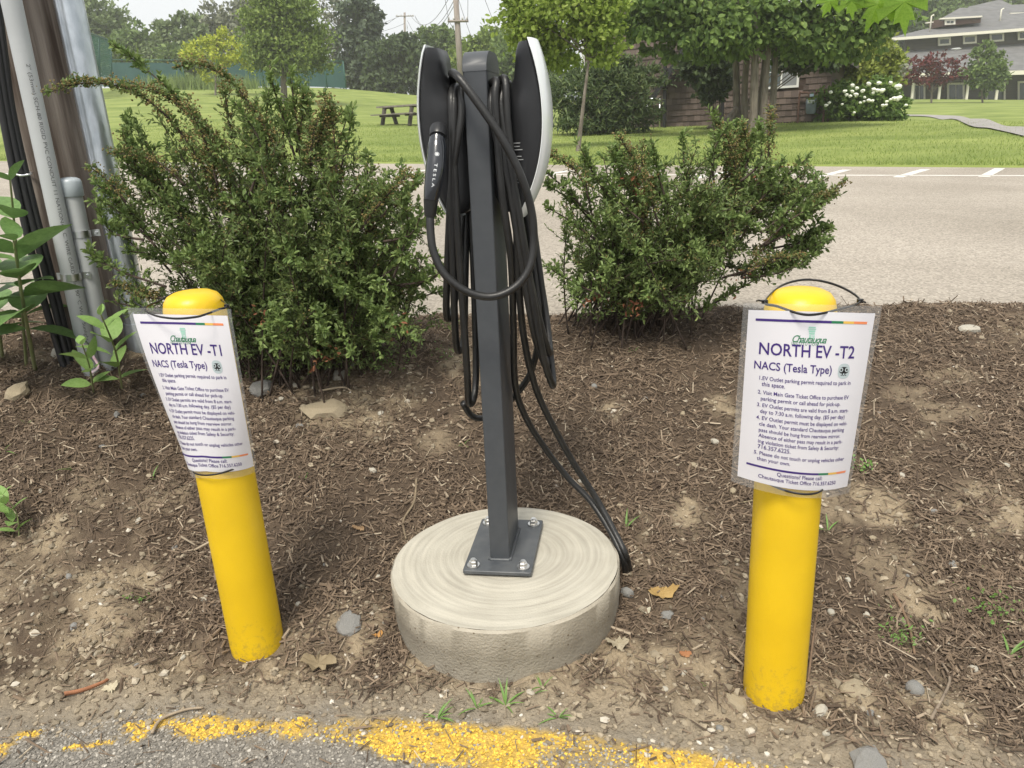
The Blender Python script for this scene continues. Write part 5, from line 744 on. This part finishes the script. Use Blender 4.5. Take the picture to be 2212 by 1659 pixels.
tree('spreading dark red ornamental tree in front of the long grey-roofed building', 72, [(1985, 140, 32, 14), (2015, 130, 30, 12), (2000, 155, 42, 18), (1960, 170, 28, 14), (2075, 137, 22, 10), (2040, 165, 32, 14), (2095, 165, 22, 12)], 2010, gR, 90, 22, .34, .10, group=None, tight=.4)
tree('slim young green tree with a pale stem in front of the porch', 70, [(2130, 118, 12, 22), (2125, 150, 30, 25), (2145, 160, 28, 22), (2130, 180, 34, 14), (2110, 110, 6, 14), (2158, 112, 6, 14)], 2121, gB, 95, 34, .36, .09, group=None)
for i, (lb, Y, bl, px, m) in enumerate((('leafy forest tree behind the dormer of the grey-roofed building', 125, [(1985, 20, 55, 55), (2020, 45, 45, 40), (1950, 60, 40, 50)], 1985, gB), ('pale forest tree beyond the roof ridge of the long building', 135, [(2060, 5, 50, 40), (2110, 0, 50, 35)], 2070, gA), ('dark forest tree between the multi-stemmed tree and the long building', 118, [(1930, 70, 45, 50), (1890, 50, 50, 60), (1960, 100, 35, 35)], 1920, gD), ('distant forest tree over the roof end of the long building', 140, [(2190, 0, 60, 30), (2260, 10, 60, 40)], 2200, gB), ('bare-twigged greenish tree in front of the roof end of the long building', 60, [(1925, 125, 18, 22), (1940, 150, 22, 18), (1915, 105, 16, 14)], 1925, gG))): tree(lb, Y, bl, px, m, 130 if Y > 100 else 45, 45 if Y > 100 else 22, .8 if Y > 100 else .3, .3 if Y > 100 else .06)
# tall grass in front of the court fence
n = 1700; X = P(440, 200, 76)[0] + rng.normal(size=n) * 2.4; Y = 76 + rng.normal(size=n) * 1.2; tag(MB().scatter(BL, BLF, np.stack([X, Y, zlawn(X, Y)], 1), unit(np.stack([.15 * rng.normal(size=n), .15 * rng.normal(size=n), np.ones(n)], 1)), rnd(n), np.stack([rng.uniform(.7, 1.5, n), np.full(n, .12), np.ones(n)], 1)).build('tall_grass', leafmat('tall_grass', (.12, .18, .05), (.25, .32, .11)), loc=(0, 0, 0)), 'clump of tall pale grass in front of the court fence', 'grass', kind='stuff')
# ================================================================== court fence
fg = mat('fence_green', (.012, .075, .055), None, .5); scr = mat('windscreen_cloth', (.018, .062, .060), (.026, .080, .075), .85, scale=1.2, bump=.3, bscale=4)
fx = [236, 318, 392, 462, 540, 562, 600, 660, 700, 741]; fr0 = thing('court_fence', lawn_pt(480, 84), 'long fence with dark green windscreens round the tennis court', 'fence'); tops, bots = [], []
for x in fx:
    Yf = 84 - (x - 236) / 505 * 3; a = P(x, 132, Yf); b = np.array([a[0], a[1], float(zlawn(a[0], a[1]))]); a = np.array([b[0], b[1], P(x, 129 + (x - 236) / 505 * 3, Yf)[2]]); tops.append(a); bots.append(b); MB().tube(np.array([b - [0, 0, .3], a]), .06, 8).build('post', fg, fr0, True)
MB().tube(np.array(tops), .045, 6).build('top_rail', fg, fr0, True)
for i in range(len(fx) - 1):
    a, b, c, d = bots[i], bots[i + 1], tops[i + 1], tops[i]; k = 7; q = np.linspace(.03, .97, k); lo = a + np.multiply.outer(q, b - a) + [0, 0, .08]; hi = d + np.multiply.outer(q, c - d) - [0, 0, .25 if i != 2 else 1.6]; w_ = (np.sin(q * 9) * .05)[:, None] * np.array([0, 1, 0]); V = np.concatenate([lo + w_, hi + w_ * .4, lo + w_ + [0, .03, 0], hi + w_ * .4 + [0, .03, 0]]); j = np.arange(k - 1); MB().add(V, np.concatenate([np.stack([j, j + 1, j + 1 + k, j + k], 1), np.stack([j + 2 * k, j + 3 * k, j + 1 + 3 * k, j + 1 + 2 * k], 1)])).build('windscreen', scr, fr0, True)
tf_ = thing('chain_link_fence', lawn_pt(215, 60), 'tall green chain-link fence section behind the galvanised pipe', 'fence'); wm = MB()
pa = [(185, 68, 182), (213, 78, 185), (240, 88, 188)]; pp = [(P(x, t, 62 + i * 7), P(x, b, 62 + i * 7)) for i, (x, t, b) in enumerate(pa)]
for t, b in pp: b2 = np.array([b[0], b[1], float(zlawn(b[0], b[1])) - .1]); MB().tube(np.array([b2, t]), .07, 8).build('post', fg, tf_, True)
for (t0, b0), (t1, b1) in zip(pp[:-1], pp[1:]):
    for q in np.linspace(0, 1, 22): wm.tube(np.array([b0 + (b1 - b0) * q, t0 + (t1 - t0) * q]), .022, 3)
    for q in np.linspace(0, 1, 26): wm.tube(np.array([b0 + (t0 - b0) * q, b1 + (t1 - b1) * q]), .022, 3)
tag(wm.build('wire_mesh', fg, tf_), kind='stuff')
for (t0, b0), (t1, b1) in zip(pp[:-1], pp[1:]): MB().tube(np.array([t0, t1]), .05, 6).build('top_rail', fg, tf_)
# ================================================================== picnic table
pc = lawn_pt(868, 33); pt = thing('picnic_table', pc, 'weathered grey wooden picnic table on the lawn', 'picnic table'); pw = mat('grey_planks', (.13, .115, .10), (.24, .215, .19), .85, scale=3, stretch=(1, 8, 8)); pdk = mat('dark_planks', (.045, .038, .032), (.08, .07, .06), .85, scale=3); an = math.radians(-22); RT = np.array([[math.cos(an), -math.sin(an), 0], [math.sin(an), math.cos(an), 0], [0, 0, 1]]); tp = lambda v: pc + RT @ np.array(v, float)
for i in range(5): MB().box(tp((0, -.30 + i * .15, .74)), (1.9, .142, .06), RT).build('top_plank', pw, pt)
for s in (-1, 1):
    for j in range(2): MB().box(tp((0, s * (.66 + j * .15), .44)), (1.9, .138, .04), RT).build('bench_plank', pw, pt)
    for s2 in (-1, 1): MB().tube(np.array([tp((s * .62, s2 * .62, -.03)), tp((s * .62, s2 * .26, .72))]), .085, 4).build('leg', pdk, pt)
    MB().box(tp((s * .57, 0, .395)), (.045, 1.6, .10), RT).build('cross_beam', pdk, pt); MB().box(tp((s * .57, 0, .69)), (.045, .7, .06), RT).build('top_brace', pdk, pt)
# ================================================================== power poles and lines
pm_ = mat('grey_pole', (.20, .17, .15), (.30, .265, .235), .85, scale=2, stretch=(5, 5, .6))
def ppole(label, bx, by, tx, ty, Y, r, arms):
    b = lawn_pt(bx, Y); t = P(tx, ty, Y); root = thing('power_pole', b, label, 'power pole'); d = t - b; MB().tube(np.array([b - d * .02, t]), np.array([r * 1.15, r * .85]), 12).build('pole', pm_, root, True)
    for x0, x1, y in arms:
        MB().tube(np.array([P(x0, y, Y - r), P(x1, y - .5, Y - r)]), r * .42, 6).build('crossarm', pm_, root)
        for q in (.06, .30, .72, .94): p = P(x0 + (x1 - x0) * q, y, Y - r); MB().lathe([(r * .25, 0), (r * .35, r * .5), (r * .2, r * 1.1)], p + [0, 0, r * .35], 8).build('insulator', mat('porcelain', (.5, .5, .5), None, .3), root, True)
ppole('near wooden power pole with one short crossarm behind the charging post', 1000, 250, 981, -60, 42, .15, [(967, 1012, 46)])
ppole('distant power pole with two crossarms above the dark hedge', 878, 180, 874, 27, 120, .17, [(855, 894, 35), (862, 897, 73)])
z2 = lambda a, b: ((1300 + a * .5425) / 1.8228, b * .5425 / 1.8228)
for a, b in (((582, 108), (900, -90)), ((614, 112), (905, -10)), ((616, 122), (905, 30)), ((478, 128), (300, 235)), ((545, 168), (300, 245)), ((500, 120), (320, 180)), ((600, 252), (860, 165)), ((560, 150), (640, 290)), ((830, -30), (862, 152)), ((930, -10), (1040, 310)), ((1000, -40), (998, 152)), ((1110, -40), (1225, 245)), ((862, 152), (900, 215))):
    Y0, Y1 = (119.5 if a[0] < 700 else 41.8), (60 if b[0] > 700 and a[0] < 700 else (119.5 if a[0] < 700 else 41.8)); p0, p1 = P(*z2(*a), Y0), P(*z2(*b), Y1); t = np.linspace(0, 1, 12)[:, None]; pts = p0 * (1 - t) + p1 * t - np.array([0, 0, 1]) * (np.linalg.norm(p1 - p0) * .03) * 4 * t * (1 - t); tag(MB().tube(pts, .022 if Y0 > 60 else .011, 5).build('power_line', mat('wire', (.05, .05, .05), None, .6)), 'thin overhead wire strung from a power pole against the pale sky', 'wire', 'overhead wires')
# ================================================================== brown shingled house
HA, HB = P(1262, 284, 29.8), P(1790, 259, 26.0); HA[2] = HB[2] = min(float(zlawn(HA[0], HA[1])), float(zlawn(HB[0], HB[1]))) - .1; hx = unit((HB - HA) * [1, 1, 0]); hn = np.array([hx[1], -hx[0], 0]); hn = hn if hn[1] < 0 else -hn; HLn = np.linalg.norm((HB - HA)[:2]); HZ = HA[2]
def wallpt(px, py, out=0.0): r = ray(px, py); t = ((HA + hn * out - [0, 0, H]) @ hn) / (r @ hn); p = np.array([0, 0, H]) + r * t; return (p - HA) @ hx, p[2]
house = thing('shingled_house', HA * .5 + HB * .5, 'brown wooden-shingled house with dark outside stair behind the trees', 'house'); sh_m = mat('brown_shingle', (.055, .039, .032), (.135, .102, .086), .85, island=True, bump=.4, bscale=30); bk = mat('house_wall_brown', (.05, .032, .024), None, .9)  # bk: plain dark brown of the wall behind the shingles
ez = wallpt(1788, 118)[1]; gable = lambda a: min(ez + (HLn - a) * .62, HZ + 8.2)
a_, b_ = HA, HA + hx * HLn; back = -hn * 9
prof = [(0, HZ - .3), (HLn, HZ - .3), (HLn, ez), (HLn - (HZ + 8.2 - ez) / .62, HZ + 8.2), (0, HZ + 8.2)]; f0 = [HA + hx * a - [0, 0, HA[2]] + [0, 0, z] for a, z in prof]; f0 = np.array(f0); MB().loft([f0 + back, f0]).build('wall', bk, house)
wx0, wz1 = wallpt(1655, 131); wx1, wz0 = wallpt(1723, 186); sg = MB(); ex = .19; z = HZ + .15; row = 0; boxes = []
while z < HZ + 8.0:
    a = -rng.random() * .2
    while a < HLn:
        w = rng.uniform(.11, .24); x0, x1 = max(a, 0), min(a + w - .006, HLn)
        if x1 - x0 > .03 and z + ex < gable(x1) + .02 and not (x1 > wx0 - .02 and x0 < wx1 + .02 and z + ex > wz0 and z < wz1):
            t_ = .030 + .010 * rng.random(); dz = rng.normal() * .004; c = [HA + hx * xx + np.array([0, 0, zz - HA[2]]) + hn * oo for xx, zz, oo in ((x0, z + dz, t_), (x1, z + dz, t_), (x1, z + ex + .01, .006), (x0, z + ex + .01, .006), (x0, z + dz, 0), (x1, z + dz, 0))]; boxes.append(c)
        a += w
    z += ex
BV = np.array(boxes); off = (np.arange(len(BV)) * 6)[:, None, None]; sg.add(BV.reshape(-1, 3), (np.array([[0, 1, 2, 3], [4, 5, 1, 0]])[None] + off).reshape(-1, 4)); tag(sg.build('shingles', sh_m, house), kind='stuff')
wf = mat('white_trim', (.66, .66, .64), None, .5); pane = mat('window_glass', (.10, .12, .13), None, .06, spec=.8, coat=.5); crt = mat('curtain', (.22, .23, .24), None, .3)
def hp_(a, z, o): return HA + hx * a + hn * o + np.array([0, 0, z - HA[2]])
RH = np.stack([hx, -hn, [0, 0, 1]], 1); wn = MB()
for c, s in (((wx0, (wz0 + wz1) / 2), (.07, .05, wz1 - wz0)), ((wx1, (wz0 + wz1) / 2), (.07, .05, wz1 - wz0)), (((wx0 + wx1) / 2, wz0), (wx1 - wx0 + .07, .055, .07)), (((wx0 + wx1) / 2, wz1), (wx1 - wx0 + .07, .055, .07)), (((wx0 + wx1) / 2, (wz0 + wz1) / 2), (.05, .045, wz1 - wz0))): wn.box(hp_(c[0], c[1], .02), s, RH)
wn = wn.build('window', wf, house); mdx = (wx0 + wx1) / 2
MB().box(hp_((wx0 + mdx) / 2, (wz0 + wz1) / 2, .006), (mdx - wx0 - .06, .01, wz1 - wz0 - .08), RH).build('pane', pane, wn); MB().box(hp_((wx1 + mdx) / 2, (wz0 + wz1) / 2, .006), (wx1 - mdx - .06, .01, wz1 - wz0 - .08), RH).build('pane', crt, wn); MB().box(hp_((wx0 + mdx) / 2, (wz0 + wz1) / 2 + .05, .015), (mdx - wx0 - .06, .012, .025), RH).build('muntin', wf, wn)
MB().box(hp_(.03, HZ + 4, .02), (.10, .06, 8), RH).build('corner_board', wf, house)
roofm = mat('brown_roof', (.07, .06, .055), (.11, .095, .085), .9, scale=3); rd = [hp_(HLn + .5, ez - .31, .5), hp_(HLn - (HZ + 8.2 - ez) / .62, HZ + 8.25, .5), hp_(-.5, HZ + 8.25, .5)]; rd = np.array(rd); lo_ = np.concatenate([rd, (rd + [0, 0, .18])[::-1]]); MB().loft([lo_ + back - hn * 1, lo_]).build('roof', roofm, house)
bm_ = mat('black_steel', (.012, .012, .013), None, .5); a0, z0 = wallpt(1418, 205, 1.0); a1, z1_ = wallpt(1535, 25, 1.0); stx = MB().loft([np.array([hp_(a, z + q, o) for q, o in ((0, .95), (.28, .95), (.28, 1.0), (0, 1.0))]) for a, z in ((a0 - .6, z0 - .9), (a1, z1_))]).build('stair_stringer', bm_, house)
for i in range(12): q = i / 12; MB().box(hp_(a0 + (a1 - a0) * q, z0 + (z1_ - z0) * q + .2, .5), (.26, .9, .04), RH).build('stair_tread', bm_, house)
MB().tube(np.array([hp_(a0 - .5, z0 + .1, 1.0), hp_(a1, z1_ + 1.0, 1.0)]), .025, 6).build('stair_rail', bm_, house)
for px, py0 in ((1437, 120), (1563, 150)): a, z = wallpt(px, py0, .8); MB().box(hp_(a, (z + HZ) / 2, .8), (.10, .10, z - HZ), RH).build('stair_post', bm_, house)
# gas meter
gx, gz0 = wallpt(1751, 246, .25); gz1 = wallpt(1751, 213, .25)[1]; gm_ = thing('gas_meter', hp_(gx, gz0, .25), 'grey gas meter on rusty pipes beside the white hydrangea', 'gas meter'); mg = mat('meter_grey', (.16, .20, .23), (.2, .24, .27), .5, scale=8); rp = mat('rusty_pipe', (.10, .055, .04), None, .8); hgt = gz1 - gz0; tt = np.arange(20) * math.pi / 10
MB().loft([hp_(gx, gz0 + hgt * z, .25) + np.multiply.outer(np.cos(tt) * r, hx) + np.multiply.outer(np.sin(tt) * r * .7, hn) for z, r in ((0, .11), (.1, .15), (.55, .165), (.85, .17), (1, .14))]).build('meter_body', mg, gm_, True, auto=45)
MB().box(hp_(gx, gz0 + hgt * .8, .385), (.2, .02, .1), RH).build('dial_plate', mat('pale_plate', (.55, .58, .6), None, .5), gm_); MB().box(hp_(gx, gz1 + .10, .25), (.12, .08, .08), RH).build('dial_box', mat('blue_plate', (.35, .45, .55), None, .5), gm_)
for s in (-1, 1): MB().tube(spline([hp_(gx + s * .09, gz1 - .02, .25), hp_(gx + s * .10, gz1 + .16, .25), hp_(gx + s * .30, gz1 + .19, .22), hp_(gx + s * .38, gz1 + .12, .2), hp_(gx + s * .38, HZ - .1, .2)], 5), .035, 8).build('pipe', rp, gm_, True)
pr_ = thing('pipe_rail', lawn_pt(1415, 27), 'thin grey pipe handrail beside the juniper', 'railing'); 
for s in (0, 1): b = lawn_pt(1398 + s * 27, 27); MB().tube(np.array([b - [0, 0, .1], b + [0, 0, .95]]), .025, 6).build('rail_post', steel, pr_, True)
MB().tube(np.array([lawn_pt(1398, 27) + [0, 0, .95], lawn_pt(1425, 27) + [0, 0, .95]]), .025, 6).build('hand_rail', steel, pr_, True)
# ================================================================== long grey-roofed building
LB = thing('porch_building', P(*z6(1500, 1050), 88) - [0, 0, .5], 'long dark-sided building with grey hipped roofs and a white-columned porch', 'building'); cream = mat('cream_trim', (.66, .63, .54), None, .6); rf = mat('grey_roof_shingle', (.105, .104, .107), (.155, .153, .153), .9, scale=1.2, bump=.5, bscale=2.5, stretch=(1, 1, 3)); sid = mat('dark_siding', (.050, .042, .038), (.075, .064, .058), .85, scale=1, stretch=(.3, .3, 9)); Q = lambda a, b, Y: P(*z6(a, b), Y)
def slab(nm, pts, m, depth=(0, .3, 0), parent=LB): p = np.array(pts); return MB().loft([p + np.array(depth), p]).build(nm, m, parent)
slab('porch_wall', [Q(620, 1110, 88.6), Q(2600, 1110, 88.6), Q(2600, 740, 88.6), Q(620, 800, 88.6)], sid)
slab('porch_fascia', [Q(620, 822, 84.9), Q(2600, 770, 84.9), Q(2600, 726, 84.9), Q(620, 779, 84.9)], cream, (0, .4, 0))
slab('porch_floor', [Q(620, 1115, 85.4), Q(2600, 1115, 85.4), Q(2600, 1085, 85.4), Q(620, 1085, 85.4)], mat('porch_concrete', (.4, .39, .37), None, .9), (0, 3, 0))
slab('porch_roof', [Q(600, 778, 85.2), Q(2600, 722, 85.2), Q(2600, 430, 91.9), Q(700, 540, 91.9)], rf, (0, .1, -.25))
slab('upper_wall', [Q(975, 560, 91.7), Q(2600, 470, 91.7), Q(2600, 250, 91.7), Q(975, 400, 91.7)], sid); slab('left_gable_wall', [Q(975, 560, 91.75), Q(975, 400, 91.75), Q(985, 395, 100), Q(985, 540, 100)], sid, (.2, 0, 0))
slab('upper_fascia', [Q(790, 427, 90.2), Q(2600, 296, 90.2), Q(2600, 264, 90.2), Q(790, 399, 90.2)], cream, (0, .5, 0))
slab('upper_roof', [Q(790, 400, 90.5), Q(2600, 262, 90.5), Q(2600, 100, 99), Q(1790, 172, 99), Q(1180, 302, 98)], rf, (0, .1, -.3))
slab('back_roof', [Q(1600, 190, 99.5), Q(1630, 70, 103), Q(1960, -5, 108), Q(2085, 50, 106), Q(2600, 20, 108), Q(2600, 150, 99.5)], rf, (0, .2, -.3)); slab('back_eave', [Q(2070, 145, 99.2), Q(2600, 128, 99.2), Q(2600, 118, 99.2), Q(2070, 134, 99.2)], cream)
dm = slab('dormer_wall', [Q(1365, 275, 95), Q(1760, 235, 95), Q(1760, 170, 95), Q(1365, 190, 95)], mat('dormer_brown', (.13, .07, .055), None, .85), (0, 3, 0)); slab('dormer_roof', [Q(1340, 195, 94.5), Q(1780, 172, 94.5), Q(1785, 84, 98), Q(1545, 80, 98)], rf, (0, .3, -.2)); slab('dormer_fascia', [Q(1335, 204, 94.4), Q(1775, 180, 94.4), Q(1775, 163, 94.4), Q(1335, 188, 94.4)], cream); slab('side_dormer_fascia', [Q(1190, 246, 97), Q(1335, 228, 97), Q(1335, 216, 97), Q(1190, 232, 97)], cream)
dk = mat('dark_pane', (.025, .035, .033), None, .1, spec=.7)
def lbwin(x0, x1, y0, y1, Y, nm='window', slope=-.07, mull=0):
    o = slab(nm, [Q(x0, y1, Y), Q(x1, y1 + slope * (x1 - x0), Y), Q(x1, y0 + slope * (x1 - x0), Y), Q(x0, y0, Y)], cream, (0, .12, 0)); w = x1 - x0; f = 20
    for i in range(mull + 1): a, b = x0 + f + (w - 2 * f + 8) / (mull + 1) * i, x0 + f + (w - 2 * f + 8) / (mull + 1) * (i + 1) - 8; MB().loft([np.array([Q(a, y1 - f, Y - d), Q(b, y1 - f + slope * (b - a), Y - d), Q(b, y0 + f + slope * (b - a), Y - d), Q(a, y0 + f, Y - d)]) for d in (.02, .05)]).build('pane', dk, o)
lbwin(1315, 1448, 395, 480, 91.4); lbwin(1577, 1718, 370, 462, 91.4); lbwin(1857, 2005, 345, 440, 91.4); lbwin(2150, 2300, 322, 420, 91.4); lbwin(1385, 1495, 200, 262, 94.6, mull=1)
for x0, x1, y0 in ((1055, 1180, 875), (1410, 1590, 868), (1815, 2020, 862), (2150, 2330, 850)): lbwin(x0, x1, y0, 1085, 88.2, 'door', -.03, 1)
for x, y in ((795, 815), (905, 812), (1045, 808), (1325, 800), (1615, 790), (1925, 780), (2260, 770)): b, t = Q(x - 14, 1090, 85.9), Q(x + 6, y, 85.9); t[:2] = b[:2]; MB().lathe([(.21, 0), (.21, .18), (.15, .2), (.13, t[2] - b[2] - .2), (.18, t[2] - b[2] - .15), (.18, t[2] - b[2])], b, 14).build('column', cream, LB, True, auto=40)
MB().lathe([(.02, 0), (.35, .05), (.5, .12), (.52, .16), (.3, .2)], Q(1500, 525, 87.6), 20).build('satellite_dish', mat('white_plastic', (.75, .76, .78), None, .4), LB, True)  # white satellite dish on the porch roof
for x, y, Y in ((1960, 230, 96), (1230, 300, 94)): b = Q(x, y, Y); MB().tube(np.array([b - [0, 0, .3], b + [0, 0, 1.3], b + [.25, 0, 1.4]]), .08, 8).build('vent_pipe', cream, LB, True)
# ================================================================== maple leaves hanging into the top of the frame
def maple(s): 
    a = np.array([(0, 0), (.10, .04), (.28, .24), (.20, .34), (.42, .40), (.36, .52), (.60, .48), (.52, .30), (.46, .16), (.72, .22), (.70, .10), (1.0, 0.0)]); b = a[::-1][1:-1] * [1, -1]; o = np.concatenate([a, b]); V = np.concatenate([np.stack([o[:, 0], o[:, 1], -.10 * o[:, 0] ** 2 - .12 * np.abs(o[:, 1])], 1), [[.36, 0, .03]]]); k = len(o); return V, [(i, (i + 1) % k, k) for i in range(k)]
mv, mf = maple(1); mm_ = mat('maple_leaf', (.17, .32, .03), (.25, .40, .05), .45, scale=30, transl=.55); me = bpy.data.meshes.new('leaf'); me.from_pydata([tuple(map(float, v)) for v in mv], [], mf); me.materials.append(mm_); me.update()
mb_ = P(1860, -120, 2.7); mr_ = thing('maple_branch', mb_, 'bright green maple leaves hanging into view from a branch above', 'branch'); MB().tube(spline([P(2100, -330, 3.1), P(1990, -190, 2.8), mb_, P(1760, -110, 2.6)], 6), np.linspace(.012, .004, 19), 6).build('twig', TRK, mr_, True)
for px, py, s, an, yw in ((1800, -16, .075, 250, .2), (1835, -18, .085, 285, -.2), (1815, -45, .08, 268, .5), (1910, -26, .135, 252, .15), (1948, -36, .155, 282, -.25), (1925, -75, .13, 265, .6), (1985, -60, .12, 300, .2), (1880, -70, .12, 235, -.3)):
    c = P(px, py, 2.62 + .05 * yw); t = math.radians(an); d = M @ np.array([math.cos(t), -math.sin(t), .25 + yw * .3]); o = link('leaf', me, mr_); o.rotation_euler = frame(o, d, M @ np.array([yw * .5, -.35, -1.0])).to_euler(); o.scale = (s, s, s); o.location = [float(v) for v in c - mb_]
    MB().tube(np.array([c, c * .5 + mb_ * .5 + [0, 0, .02], np.array([c[0] * .5 + mb_[0] * .5, mb_[1], mb_[2]])]), .0012, 5).build('petiole', stm, mr_, True)
# ================================================================== damp summer air
hz = MB().box((0, 60, 23), (420, 190, 50)).build('haze', bpy.data.materials.new('haze'), loc=(0, 0, 0)); tag(hz, kind='stuff')
m = hz.data.materials[0]; m.use_nodes = True; n = m.node_tree; n.nodes.clear(); out = n.nodes.new('ShaderNodeOutputMaterial'); pv = n.nodes.new('ShaderNodeVolumePrincipled'); pv.inputs['Color'].default_value = (.97, .985, 1, 1); pv.inputs['Density'].default_value = .0008; pv.inputs['Anisotropy'].default_value = 0.0; n.links.new(pv.outputs[0], out.inputs['Volume'])
